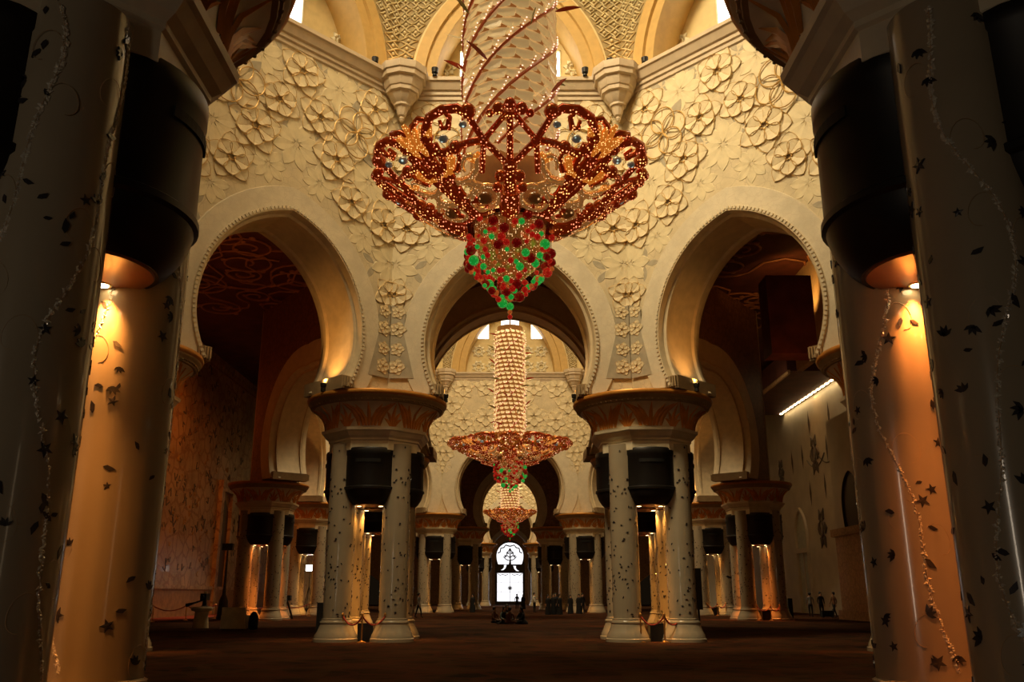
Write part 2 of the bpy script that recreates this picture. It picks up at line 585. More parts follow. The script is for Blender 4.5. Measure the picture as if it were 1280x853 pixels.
# ------------------------------------------------------------------ relief flowers (shared petal meshes)
def petal_mesh(name, L, W, m, h=0.05, base=0.10, tip=0.55):
    """one leaf-shaped petal along +x in the x-z plane, raised towards -y, with a bevelled edge"""
    N = 6
    mb = MB()
    rows = []
    for i in range(N + 1):
        t = i / N
        x = base + (L - base) * t
        ww = W * (sin(pi * min(1, t / (2 * tip))) if t < tip else cos(pi / 2 * (t - tip) / (1 - tip)) ** 0.8)
        ww = max(ww, 0.012)
        rows.append((x, ww))
    vs = []
    for x, ww in rows:
        vs += [(x, 0.0, -ww), (x, -h, -ww * 0.86), (x, -h * 0.55, 0), (x, -h, ww * 0.86), (x, 0.0, ww)]
    fs = []
    for i in range(N):
        for k in range(4):
            a = i * 5 + k
            fs.append((a, a + 1, a + 6, a + 5))
    fs.append((N * 5, N * 5 + 1, N * 5 + 2, N * 5 + 3, N * 5 + 4))
    mb.add(vs, fs)
    return mb.mesh(name, m)


PET_A = petal_mesh('petal', 1.0, 0.36, M['petal'], 0.05)
PET_B = petal_mesh('petal', 0.72, 0.34, M['petal'], 0.10)
PET_F = petal_mesh('petal', 1.0, 0.27, M['petal_pale'], 0.022)
PET_G = petal_mesh('petal', 1.12, 0.22, M['petal_grey'], 0.012)


def edge_ring(L, W, ang, y, r=0.016, tip=0.55, base=0.10, N=8):
    pts = []
    for s in (1, -1):
        rng = range(N + 1) if s == 1 else range(N - 1, 0, -1)
        for i in rng:
            t = i / N
            x = base + (L - base) * t
            ww = W * (sin(pi * min(1, t / (2 * tip))) if t < tip else cos(pi / 2 * (t - tip) / (1 - tip)) ** 0.8)
            z = s * ww
            pts.append((x * cos(ang) - z * sin(ang), y, x * sin(ang) + z * cos(ang)))
    return pts


def line_mesh(kind):
    mb = MB()
    if kind == 'bold':
        for k in range(5):
            mb.tube(edge_ring(0.72, 0.34, 2 * pi * k / 5 + 0.3, -0.102), 0.013, 4, closed=True)
            mb.tube(edge_ring(1.0, 0.36, 2 * pi * k / 5 + 0.3 + pi / 5, -0.052), 0.010, 4, closed=True)
        for k in range(7):
            a = 2 * pi * k / 7
            mb.ball((0.13 * cos(a), -0.09, 0.13 * sin(a)), 0.035, 6, 4)
    else:
        for k in range(5):
            a = 2 * pi * k / 5
            mb.tube([(0.42 * cos(a) + 0.42 * cos(t), -0.10, 0.42 * sin(a) + 0.42 * sin(t)) for t in [2 * pi * q / 20 for q in range(20)]], 0.02, 4, closed=True)
    return mb.mesh('gold_outline', M['gold_line'])


LINE_BOLD = line_mesh('bold')
LINE_RING = line_mesh('ring')
LINE_PALE = None


def relief_flower(parent, x, y, z, s, kind, rot):
    """flower > petals, a piece of the wall's relief"""
    f = link('relief_flower', None, parent, (x, y, z))
    f.rotation_euler = (0, rot, 0)
    f.scale = (s, min(s, 1.0), s)

    def put(me, a, nm='petal'):
        o = link(nm, me, f)
        o.rotation_euler = (0, a, 0)
        return o
    if kind == 'bold':
        for k in range(5):
            put(PET_A, 2 * pi * k / 5 + 0.3 + pi / 5 + 2 * pi * 0)
        for k in range(5):
            put(PET_B, 2 * pi * k / 5 + 0.3)
        o = link('gold_outline', LINE_BOLD, f)
        o.scale = (1, 1, -1)
        o['label'] = 'thin gold lines around the petals'
    elif kind == 'ring':
        for k in range(5):
            put(PET_A, 2 * pi * k / 5)
        for k in range(5):
            put(PET_G, 2 * pi * k / 5 + pi / 5)
        o = link('gold_outline', LINE_RING, f)
        o['label'] = 'gold rings crossing over the large flower'
    elif kind == 'pale':
        for k in range(8):
            put(PET_F, 2 * pi * k / 8)
    elif kind == 'grey':
        for k in range(4):
            put(PET_G, 2 * pi * k / 4)
    return f


FLOWERS = [  # x, z, size, kind : laid out for one face of the octagon, right half, mirrored for the left
    (0.0, 20.8, 1.05, 'bold'), (1.75, 20.75, 1.0, 'pale'), (3.45, 20.65, 1.05, 'bold'), (4.7, 21.1, 0.7, 'pale'),
    (0.9, 19.2, 1.0, 'bold'), (4.25, 19.0, 1.1, 'bold'), (0.0, 17.7, 1.05, 'pale'), (1.75, 17.75, 1.1, 'bold'), (3.35, 17.35, 1.1, 'pale'),
    (4.65, 17.1, 0.9, 'pale'), (1.1, 16.5, 0.75, 'pale'), (2.55, 16.2, 0.95, 'bold'), (4.15, 15.75, 1.05, 'bold'), (3.2, 15.0, 0.75, 'pale'),
    (4.6, 14.2, 0.95, 'pale'), (3.85, 14.0, 0.6, 'grey'), (4.62, 12.95, 0.72, 'bold'), (0.9, 21.2, 0.6, 'grey'), (2.6, 21.3, 0.6, 'grey'), (4.2, 17.95, 0.7, 'grey'), (0.8, 18.1, 0.7, 'grey')]

AR1 = (3.25, 10.9, 2.70, 8.95, 14.95)   # small octagons: w, zs, wf, zf, za
AR2 = (5.0, 11.4, 4.30, 8.95, 15.5)
AR2_TALL = (4.9, 12.2, 4.30, 8.95, 17.45)   # the arch that opens towards the near hall


def arch_wall(name, label, a, b, centre, ztop, AR, band, relief=None, half_front=None, half_back=None, side='', matname='stone'):
    """one face of an octagonal hall on its two column clusters a and b"""
    A_, B_ = Vector((*a, 0)), Vector((*b, 0))
    mid = (A_ + B_) / 2
    t = (B_ - A_).normalized()
    fwd = mid - Vector((*centre, 0))
    fwd = fwd - t * fwd.dot(t)
    fwd.normalize()
    rz = atan2(fwd.y, fwd.x) - pi / 2
    T = 1.2
    mb = MB()
    ring_face(mb, AR, band - 0.02, half_front, 8.88, ztop, -T)
    ring_face(mb, AR, band - 0.02, half_back, 8.88, ztop, T, True)
    mb.add([(-half_front, -T, ztop), (half_front, -T, ztop), (half_back, T, ztop), (-half_back, T, ztop)], [(0, 1, 2, 3)])
    for sx in (1, -1):
        mb.add([(sx * half_front, -T, 8.88), (sx * half_back, T, 8.88), (sx * half_back, T, ztop), (sx * half_front, -T, ztop)], [(0, 1, 2, 3)])
    wall = mb.build(name, M[matname])
    wall.location = (mid.x, mid.y, 0)
    wall.rotation_euler = (0, 0, rz)
    tag(wall, label, 'wall', kind='structure')
    s = MB()
    sweep_arch(s, AR, [(-T, band), (-T - 0.07, band - 0.03), (-T - 0.07, 0.20)])
    sweep_arch(s, AR, [(T + 0.07, 0.20), (T + 0.07, band - 0.03), (T, band)])
    s.build('archivolt', M['band'], wall, smooth=30)
    s = MB()
    sweep_arch(s, AR, [(-T - 0.07, 0.20), (-T - 0.12, 0.16), (-T - 0.12, 0.04), (-T, 0.0), (-T + 0.14, -0.02), (-T + 0.18, -0.12), (-T + 0.34, -0.12), (-T + 0.36, -0.06),
                       (T - 0.55, -0.06), (T - 0.5, -0.16), (T - 0.35, -0.16), (T - 0.33, -0.02), (T, 0.0), (T + 0.12, 0.04), (T + 0.12, 0.16), (T + 0.07, 0.20)])
    s.build('soffit', M['soffit'], wall, smooth=25)
    d = MB()
    for x, z, g in curve_frames(AR, 0.14, 0.16):
        d.box(-0.045, 0.045, -T - 0.155, -T - 0.10, -0.05, 0.05, Matrix.Translation((x, 0, z)) @ Matrix.Rotation(-g, 4, 'Y'))
    stuff(d.build('dentil_row', M['band'], wall))
    im = MB()
    for sx in (1, -1):
        x0 = AR[2] - 0.12
        im.box(min(sx * x0, sx * (x0 + 0.5)), max(sx * x0, sx * (x0 + 0.5)), -T - 0.02, T + 0.02, 8.86, 9.35)
        for k in range(5):
            xx = sx * (x0 + 0.06 + k * 0.1)
            im.box(xx - 0.03, xx + 0.03, -T - 0.14, -T, 8.92, 9.3)
    im.build('impost', M['cap_dark'], wall)
    if relief == 'full':
        for sx in (1, -1):
            for x, z, sz, kd in FLOWERS:
                if sx < 0 and x == 0:
                    continue
                if abs(x) > half_front - 0.15:
                    x = half_front - 0.15
                relief_flower(wall, sx * x, -T, z, sz, kd, random.uniform(0, 1.2))
            relief_flower(wall, sx * 2.6, -T - 0.02, 19.2, 1.3, 'ring', 0.3 * sx)
        # narrow sunk-edge panel with a lotus stem at both foot corners of the face
        for sx in (1, -1):
            p = MB()
            xo = half_front - 0.06
            p.add([(sx * (xo - 0.95), -T - 0.085, 9.55), (sx * xo, -T - 0.085, 9.55), (sx * xo, -T - 0.085, 12.5), (sx * (xo - 0.55), -T - 0.085, 12.3), (sx * (xo - 0.52), -T - 0.085, 11.3)],
                  [(0, 1, 2, 3, 4) if sx > 0 else (4, 3, 2, 1, 0)])
            p.build('lotus_panel', M['petal_grey'], wall)
            for z, sz in ((10.0, 0.34), (10.7, 0.3), (11.5, 0.34), (12.2, 0.3)):
                relief_flower(wall, sx * (xo - 0.28), -T - 0.085, z, sz, 'bold', 0.3)
    elif relief == 'light':
        g = MB()
        for sx in (1, -1):
            for x, z, sz, kd in FLOWERS:
                if sx < 0 and x == 0:
                    continue
                for lay, (me, nn, off) in enumerate(((PET_A, 5, 0.9), (PET_B, 5, 0.3))):
                    for k in range(nn):
                        o0 = len(g.v)
                        g.add([v.co for v in me.vertices], [tuple(q.vertices) for q in me.polygons])
                        g.xf(Matrix.Translation((sx * x * half_front / 4.9, -T, z + 0.4)) @ Matrix.Rotation(2 * pi * k / nn + off, 4, 'Y') @ Matrix.Scale(sz * 1.2, 4), o0)
        o = stuff(g.build('relief_flower', M['petal'], wall))
    return wall


def inset_poly(pts, d):
    """pts in order; moved towards the centroid by d, mitred"""
    n = len(pts)
    cx = sum(p[0] for p in pts) / n
    cy = sum(p[1] for p in pts) / n
    lines = []
    for i in range(n):
        a, b = Vector(pts[i]), Vector(pts[(i + 1) % n])
        t = (b - a).normalized()
        nr = Vector((-t.y, t.x))
        if nr.dot(Vector((cx, cy)) - a) < 0:
            nr = -nr
        lines.append((a + nr * d, t))
    out = []
    for i in range(n):
        p, t = lines[i - 1]
        q, u = lines[i]
        den = t.x * u.y - t.y * u.x
        k = ((q.x - p.x) * u.y - (q.y - p.y) * u.x) / den
        out.append((p.x + t.x * k, p.y + t.y * k))
    return out, (cx, cy)


def prism_ring(mb, pts, prof, centre):
    """profile (inset, z) swept round the polygon"""
    rows = []
    for d, z in prof:
        ip, _ = inset_poly(pts, d)
        rows.append([(x, y, z) for x, y in ip])
    n = len(pts)
    vs = [q for r_ in rows for q in r_]
    fs = []
    for j in range(len(rows) - 1):
        for i in range(n):
            i2 = (i + 1) % n
            fs.append((j * n + i, j * n + i2, (j + 1) * n + i2, (j + 1) * n + i))
    mb.add(vs, fs)


def corbel_mesh():
    mb = MB()
    prof = [(0.02, -2.45), (0.10, -2.42), (0.16, -2.30), (0.12, -2.22), (0.22, -2.16), (0.30, -1.95), (0.36, -1.75), (0.46, -1.72), (0.46, -1.62), (0.52, -1.56), (0.70, -1.35),
            (0.78, -1.18), (0.90, -1.15), (0.92, -0.98), (0.98, -0.94), (1.08, -0.72), (1.12, -0.55), (1.26, -0.52), (1.28, -0.30), (1.36, -0.26), (1.40, 0.0), (1.40, 0.06)]
    mb.lathe(prof, 10)
    return mb.mesh('corbel', M['cornice'], 20)


CORBEL = corbel_mesh()
FLOOD = MB().lathe([(0.02, 0), (0.10, 0.0), (0.10, 0.05), (0.05, 0.06), (0.05, 0.12), (0.13, 0.14), (0.15, 0.36), (0.02, 0.38)], 10).mesh('floodlight', M['metal_black'], 40)


def star_flower_mesh(name, n, r, m, h=0.06, ratio=0.5):
    """carved plaster flower: n pointed petals round a ring, pierced centre; lies in x-z, raised to -y"""
    mb = MB()
    for k in range(n):
        a = 2 * pi * k / n
        o0 = len(mb.v)
        mb.add([(r * 0.34, 0, -0.02), (r * 0.62, -h, -r * 0.25), (r, -h * 0.4, 0), (r * 0.62, -h, r * 0.25), (r * 0.34, 0, 0.02), (r * 0.62, -h * 1.6, 0),
                (r * 0.62, 0.02, -r * 0.27), (r * 0.62, 0.02, r * 0.27), (r * 1.02, 0.02, 0)],
               [(0, 1, 5), (1, 2, 5), (2, 3, 5), (3, 4, 5), (0, 5, 4), (1, 6, 8, 2), (2, 8, 7, 3), (0, 6, 1), (3, 7, 4)])
        mb.xf(Matrix.Rotation(a, 4, 'Y'), o0)
    mb.tube([(r * 0.36 * cos(t), -h, r * 0.36 * sin(t)) for t in [2 * pi * q / 16 for q in range(16)]], r * 0.07, 5, closed=True)
    return mb.mesh(name, m)


PLASTER_FLOWER = star_flower_mesh('plaster_flower', 8, 0.62, M['white_flower'], 0.09)


def dome_face(mid, rz, L, label, windows, flowers, lattice=True):
    """upper face over the cornice: pointed recess with a tan rib, window, carved flowers; pierced lattice in the spandrels"""
    k = L / 4.9
    AR = (3.25 * k, 22.6, 3.25 * k, 22.55, 22.6 + 5.2 * k)
    zt = 22.6 + 11.5
    bw = 1.0 * k
    mb = MB()
    ring_face(mb, AR, bw - 0.02, L, 22.5, zt, 0.0)
    wall = mb.build('wall_dome', M['drum'])
    wall.location = (mid[0], mid[1], 0)
    wall.rotation_euler = (0, 0, rz)
    tag(wall, label, 'wall', kind='structure')
    s = MB()
    sweep_arch(s, AR, [(0, bw), (-0.12, bw - 0.03), (-0.12, 0.5 * bw), (0.02, 0.46 * bw), (0.02, 0.03), (0.1, 0.0), (1.6, 0.0)])
    s.build('rib', M['rib'], wall, smooth=25)
    back = MB()
    wz = AR[4] - 0.3
    zw0 = 23.75
    W = AR[0] + 0.05
    # recess wall, with the window openings left out
    xs = sorted(set([-W, W] + [x for w0, w1, _, _ in windows for x in (w0, w1)]))
    for x0, x1 in zip(xs, xs[1:]):
        win = [q for q in windows if q[0] <= x0 + 1e-6 and q[1] >= x1 - 1e-6]
        cuts = [(22.5, wz)] if not win else [(22.5, win[0][2]), (win[0][3], wz)]
        for z0, z1 in cuts:
            back.box(x0, x1, 1.6, 1.75, z0, z1)
    back.build('recess_wall', M['drum'], wall)
    for w0, w1, z0, z1 in windows:
        f = MB()
        for q in (0.0, 1.0):
            f.box(w0 + (w1 - w0 - 0.06) * q, w0 + (w1 - w0 - 0.06) * q + 0.06, 1.55, 1.7, z0, z1)
        f.box(w0, w1, 1.55, 1.7, z0 - 0.05, z0 + 0.03)
        f.box(w0, w1, 1.55, 1.7, z1 - 0.05, z1)
        fo = f.build('window_frame', M['white_flower'], wall)
        nb = max(1, int((w1 - w0) / 0.75))
        for q in range(nb):
            u0 = w0 + (w1 - w0) * q / nb + 0.03
            u1 = w0 + (w1 - w0) * (q + 1) / nb - 0.03
            MB().box(u0, u1, 1.66, 1.69, z0 + 0.02, z1 - 0.04).build('pane', M['sky_pane'], fo)
    for x, z, s_ in flowers:
        o = link('plaster_flower', PLASTER_FLOWER, wall, (x, 1.58, z))
        o.scale = (s_, s_, s_)
        o.rotation_euler = (0, random.uniform(0, 0.4), 0)
    if lattice:
        for sx in (1, -1):
            la = MB()
            bk = MB()
            z0, z1 = 22.9, 28.5
            cur = [(x, z) for x, z in arch_off(AR, bw + 0.05) if x > 0]

            def inner(z):
                best = cur[0][0]
                for (xa, za), (xb, zb) in zip(cur, cur[1:]):
                    if za <= z <= zb and zb > za:
                        return xa + (xb - xa) * (z - za) / (zb - za)
                return best
            for q in range(14):
                z = z0 + (z1 - z0) * q / 14
                zn = z + (z1 - z0) / 14
                a_, b_ = min(inner(z) + 0.05, L - 0.12), min(inner(zn) + 0.05, L - 0.12)
                bk.add([(sx * a_, -0.012, z), (sx * L, -0.012, z), (sx * L, -0.012, zn), (sx * b_, -0.012, zn)], [(0, 1, 2, 3) if sx > 0 else (3, 2, 1, 0)])
                nn = max(1, int((L - a_) / 0.42))
                for j in range(nn):
                    xc = sx * (a_ + (L - a_) * (j + 0.5) / nn)
                    hw = (L - a_) / nn * 0.52
                    hh = (zn - z) * 0.56
                    zc = (z + zn) / 2
                    la.tube([(xc + hw * cos(t) * (0.75 + 0.25 * cos(4 * t)), -0.05, zc + hh * sin(t) * (0.8 + 0.2 * cos(4 * t))) for t in [2 * pi * r_ / 12 for r_ in range(12)]], 0.035, 4, closed=True)
                    la.ball((xc, -0.05, zc), 0.07, 6, 4)
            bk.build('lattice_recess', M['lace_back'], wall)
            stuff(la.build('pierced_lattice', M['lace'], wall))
    return wall


def octagon(nm, P, AR, band, faces, dome=True):
    """P: eight cluster centres in order; faces: {edge index: (wall name, label, relief)}"""
    inn, ctr = inset_poly(P, 1.2)
    out, _ = inset_poly(P, -1.2)
    n = 8
    for i in range(n):
        if i not in faces:
            continue
        a, b = P[i], P[(i + 1) % n]
        ia, ib = Vector(inn[i]), Vector(inn[(i + 1) % n])
        oa, ob = Vector(out[i]), Vector(out[(i + 1) % n])
        wn, lb, rel = faces[i]
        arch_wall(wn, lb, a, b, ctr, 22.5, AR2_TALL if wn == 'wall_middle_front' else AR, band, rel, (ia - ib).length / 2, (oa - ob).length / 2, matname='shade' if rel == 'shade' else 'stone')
    cb = MB()
    prism_ring(cb, P, [(1.2, 21.55), (1.27, 21.6), (1.27, 21.75), (1.34, 21.8), (1.34, 21.95), (1.42, 22.0), (1.55, 22.3), (1.62, 22.34), (1.62, 22.5), (1.2, 22.5), (0.6, 22.5)], ctr)
    co = cb.build('trim_1', M['cornice'])
    tag(co, 'stepped stone cornice running round the top of the ' + nm + ' octagonal hall', 'cornice', kind='structure')
    cp, _ = inset_poly(P, 1.75)
    vis = [i for i in range(n) if (i in faces) or ((i - 1) % n in faces)]
    for i in vis:
        link('corbel', CORBEL, co, (cp[i][0], cp[i][1], 22.55), 0.3).scale = (0.76, 0.76, 0.93)
    return inn, ctr


def dome_cap(nm, P, label, special):
    inn, ctr = inset_poly(P, 0.9)
    for i in range(8):
        ia, ib = Vector(inn[i]), Vector(inn[(i + 1) % 8])
        mid = (ia + ib) / 2
        t = (ib - ia).normalized()
        fw = mid - Vector(ctr)
        fw = (fw - t * fw.dot(t)).normalized()
        L = (ib - ia).length / 2
        win, flo, lat = special.get(i, ([], [], False))
        dome_face(mid, atan2(fw.y, fw.x) - pi / 2, L, label[i] if isinstance(label, dict) else f'{label}, face {i}', win, flo, lat)
    rr = max((Vector(p) - Vector(ctr)).length for p in inn) + 0.2
    mb = MB().lathe([(rr, 34.0), (rr * 0.94, 36.5), (rr * 0.8, 39), (rr * 0.5, 41.5), (0.01, 42.5)], 32, ctr[0], ctr[1], caps=False)
    o = mb.build('ceiling_dome', M['drum'], smooth=60)
    tag(o, f'cream dome closing over the {nm} octagonal hall', 'dome', kind='structure')


# ------------------------------------------------------------------ the three octagonal halls
P1 = [(-5.2, 8.4), (5.2, 8.4), (12.4, 15.6), (12.4, 26.5), (5.2, 34.0), (-5.2, 34.0), (-12.4, 26.5), (-12.4, 15.6)]
P2 = [(-7.2, 49.0), (7.2, 49.0), (16.6, 61.0), (16.6, 75.0), (7.0, 85.0), (-7.0, 85.0), (-16.6, 75.0), (-16.6, 61.0)]
P3 = [(-5.0, 102.0), (5.0, 102.0), (12.0, 110.0), (12.0, 126.0), (4.6, 134.0), (-4.6, 134.0), (-12.0, 126.0), (-12.0, 110.0)]
octagon('near', P1, AR1, 0.95, {
    2: ('wall_right_side', 'plain arched side wall right of the near hall behind the nearest columns', None),
    6: ('wall_left_side', 'plain arched side wall left of the near hall behind the nearest columns', None),
    4: ('wall_centre', 'cream wall with carved flowers over the central arch behind the large chandelier', 'full'),
    3: ('wall_right_diagonal', 'cream carved wall over the horseshoe arch on the right of the near hall', 'full'),
    5: ('wall_left_diagonal', 'cream carved wall over the horseshoe arch on the left of the near hall', 'full')})
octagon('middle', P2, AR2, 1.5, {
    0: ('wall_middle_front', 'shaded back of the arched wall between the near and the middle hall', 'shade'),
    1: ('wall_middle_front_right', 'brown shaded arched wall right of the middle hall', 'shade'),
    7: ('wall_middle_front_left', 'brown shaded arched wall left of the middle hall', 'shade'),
    2: ('wall_middle_right', 'arched wall on the right side of the middle hall', None),
    6: ('wall_middle_left', 'arched wall on the left side of the middle hall', None),
    3: ('wall_middle_back_right', 'cream diagonal arched wall at the back right of the middle hall', 'light'),
    5: ('wall_middle_back_left', 'cream diagonal arched wall at the back left of the middle hall', 'light'),
    4: ('wall_middle_back', 'cream arched wall with carved flowers behind the second chandelier', 'light')})
octagon('far', P3, AR1, 0.95, {
    0: ('wall_far_front', 'arched wall between the middle and the far hall', 'shade'),
    1: ('wall_far_front_right', 'arched wall right of the entry to the far hall', None),
    7: ('wall_far_front_left', 'arched wall left of the entry to the far hall', None),
    4: ('wall_far_back', 'arched wall of the far hall before the bright window', 'light'),
    3: ('wall_far_back_right', 'diagonal arched wall at the back right of the far hall', None),
    5: ('wall_far_back_left', 'diagonal arched wall at the back left of the far hall', None)})
FL_SIDE = [(-2.75, 23.2, 0.9), (-1.8, 23.2, 0.85), (-2.85, 24.4, 0.75), (2.75, 23.2, 0.9), (1.8, 23.2, 0.85), (2.85, 24.4, 0.75), (-0.7, 23.15, 0.85), (0.7, 23.15, 0.85)]
WIN1 = [(-2.3, 2.3, 23.8, 25.3)]
dome_cap('near', P1, 'plaster drum wall under the near dome', {4: (WIN1, FL_SIDE, True), 3: ([(-1.0, 1.6, 23.9, 25.9)], FL_SIDE, True), 5: ([(-1.6, 1.0, 23.9, 25.9)], FL_SIDE, True)})
FL_MID = [(sx * x, z, 1.15) for sx in (1, -1) for x in (1.75, 3.15) for z in (23.6, 25.2)]
dome_cap('middle', P2, 'plaster drum wall under the middle dome', {4: ([(-3.3, -2.1, 26.5, 28.6), (-0.95, 0.95, 26.5, 29.0), (2.1, 3.3, 26.5, 28.6)], FL_MID, True)})
dome_cap('far', P3, 'plaster drum wall under the far dome', {})

# ------------------------------------------------------------------ outer walls, ceilings
ZC = 21.3


def wall_slab(name, label, x0, x1, y0, y1, z0, z1, m):
    o = MB().box(x0, x1, y0, y1, z0, z1).build(name, M[m])
    return tag(o, label, 'wall', kind='structure')


wl = wall_slab('wall_left', 'long left wall covered with orange and brown floral inlay', -25.4, -25.0, -10, 148, 0, 24.5, 'leftwall')
wr = wall_slab('wall_right', 'pale marble wall along the right aisle with dark star flowers', 26.5, 26.9, -10, 148, 0, 24.5, 'rightwall')

holes = []
for P in (P1, P2, P3):
    o_, _ = inset_poly(P, -0.3)
    holes.append([Vector((x, y, ZC)) for x, y in o_])
outer = [Vector((-25.2, -10, ZC)), Vector((26.7, -10, ZC)), Vector((26.7, 148, ZC)), Vector((-25.2, 148, ZC))]
tri = tessellate_polygon([outer] + holes)
allv = outer + [p for h_ in holes for p in h_]
ceil = MB().add(allv, [tuple(t) for t in tri]).build('ceiling', M['ceiling'])
tag(ceil, 'dark red ceiling of the aisles with scrolling vine figures', 'ceiling', kind='structure')


def spiral(cx, cy, r0, turns, rot, sgn, n=34):
    pts = []
    for i in range(n):
        t = i / (n - 1)
        r = r0 * (1 - 0.8 * t)
        a = rot + sgn * 2 * pi * turns * t
        pts.append((cx + r * cos(a), cy + r * sin(a), ZC - 0.04))
    return pts


SCR = []
for q in range(3):
    r0 = (1.7, 2.3, 1.3)[q]
    mb = MB()
    sp = spiral(0, 0, r0, 1.7, 0, 1)
    sp = [(x, y, 0) for x, y, z in sp]
    mb.tube(sp, 0.075, 5)
    mb.tube([(r0, 0, 0), (r0 * 1.1, -r0 * 0.7, 0), (r0 * 1.7, -r0 * 1.2, 0), (r0 * 2.5, -r0 * 1.0, 0), (r0 * 2.9, -r0 * 0.3, 0)], 0.075, 5)
    for t in (6, 14, 22):
        x, y, z = sp[t]
        mb.ball((x * 1.12, y * 1.12, 0), 0.2, 7, 4, 0.5)
    SCR.append(mb.mesh('ceiling_scroll', M['scroll'], 60))
for sx in (-1, 1):
    for q in range(44):
        x = random.uniform(9, 23.5)
        y = random.uniform(30, 60)
        if x < 15 and y < 33:
            continue
        o = link('ceiling_scroll', SCR[q % 3], ceil, (sx * x, y, ZC - 0.05), random.uniform(0, 6.28))

# left wall details
def vee_mesh():
    mb = MB()
    for s in (1, -1):
        mb.box(-0.06, 0.06, -0.05, 0.05, 0, 0.62, Matrix.Rotation(s * 0.55, 4, 'X'))
    return mb


VEE = vee_mesh().mesh('wall_inlay', M['star_dark'])
GLI = MB()
GLI.tube([(0, -0.16 + 0.04 * i, 0.12 * cos(i * 0.8)) for i in range(9)], 0.022, 5)
GLI = GLI.mesh('gold_inlay', M['brass'], 60)
for i in range(240):
    y = 54 + 28 * random.random() ** 1.2
    z = random.uniform(3.2, 20.5)
    o = link('wall_inlay', VEE, wl, (-24.99, y, z))
    o.rotation_euler = (random.uniform(-1.0, 1.0) + (pi if i % 3 == 0 else 0), 0, 0)
    s_ = random.uniform(0.55, 1.1)
    o.scale = (0.5, s_, s_)
for i in range(110):
    o = link('gold_inlay', GLI, wl, (-24.97, 54 + 26 * random.random(), random.uniform(3, 18)))
    o.rotation_euler = (random.uniform(-1.5, 1.5), 0, 0)
    s_ = random.uniform(0.8, 1.7)
    o.scale = (1, s_, s_)
MB().box(-25.0, -24.85, 40, 100, 0, 2.0).build('dado', M['dado'], wl)
MB().box(-25.0, -24.75, 40, 100, 2.0, 2.25).build('dado_rail', M['leftwall'], wl)
fr = MB()
fr.box(-25.0, -24.7, 40, 110, 21.7, 21.9)
fr.box(-25.0, -24.6, 40, 110, 22.9, 23.2)
fr.build('frieze', M['leftwall'], wl)
TOO = MB().add([(0, -0.32, 0), (0, 0.32, 0), (0, 0, 0.85), (0.12, -0.2, 0.05), (0.12, 0.2, 0.05), (0.12, 0, 0.6)], [(0, 1, 4, 3), (1, 2, 5, 4), (2, 0, 3, 5), (3, 4, 5)]).mesh('merlon', M['leftwall'])
for i in range(48):
    link('merlon', TOO, wl, (-24.98, 52 + i * 0.72, 20.0))
# door in the left wall
dr = tag(link('door_1', None, None, (-25.0, 78.0, 0)), 'tall dark arched door with pale frame in the left wall', 'door', kind='structure')
mb = MB()
for s in (1, -1):
    mb.box(-0.05, 0.35, s * 1.5 - 0.35, s * 1.5 + 0.35, 0, 10.2)
mb.box(-0.05, 0.4, -1.9, 1.9, 10.2, 10.9)
mb.box(-0.05, 0.45, -2.0, 2.0, 10.9, 11.1)
mb.build('door_frame', M['leftwall'], dr)
mb = MB()
mb.add([(0.06, -1.15, 0), (0.06, 1.15, 0)] + [(0.06, x, z) for x, z in arch_pts(1.15, 7.6, 1.15, 7.4, 9.6)], [tuple(range(0, 2 + len(arch_pts(1.15, 7.6, 1.15, 7.4, 9.6))))])
mb.build('door_leaf', M['door'], dr)
wl_strip = MB().box(-24.8, -21.9, 50, 84, 0.0, 0.03).build('carpet_light_strip', M['floor_lit'])  # thin sheet whose colour stands for red light on the carpet
tag(wl_strip, 'strip of red light painted on the carpet at the foot of the left wall', 'carpet')

# right wall details: niches, star flowers, pier, cove with lamps
NI = (1.45, 6.6, 1.35, 5.6, 8.9)


def niche(y, sc_):
    n_ = link('wall_niche', None, wr, (26.5, y, 0))
    n_.scale = (1, sc_, sc_)
    m1 = MB()
    m1.add([(-0.02, x, z) for x, z in arch_pts(*NI)] + [(-0.02, -1.35, 0.1), (-0.02, 1.35, 0.1)], [tuple(range(len(arch_pts(*NI)) + 2))])
    m1.build('niche_back', M['niche'], n_)
    m2 = MB()
    sweep_arch(m2, NI, [(-0.02, 0.35), (-0.22, 0.3), (-0.22, 0.05), (0.0, 0.0)])
    m2.xf(Matrix.Rotation(-pi / 2, 4, 'Z'))
    for i, v in enumerate(m2.v):
        m2.v[i] = (-abs(v[0]), v[1], v[2])
    m2.build('niche_frame', M['rightwall'], n_)
    m3 = MB()
    for s in (1, -1):
        m3.box(-0.22, 0, s * 1.55 - 0.17, s * 1.55 + 0.17, 0, 5.5)
    m3.box(-0.3, 0, -1.85, 1.85, 5.2, 5.6)
    m3.box(-0.1, 0, -0.06, 0.06, 0, 5.3)
    m3.build('niche_pilaster', M['rightwall'], n_)


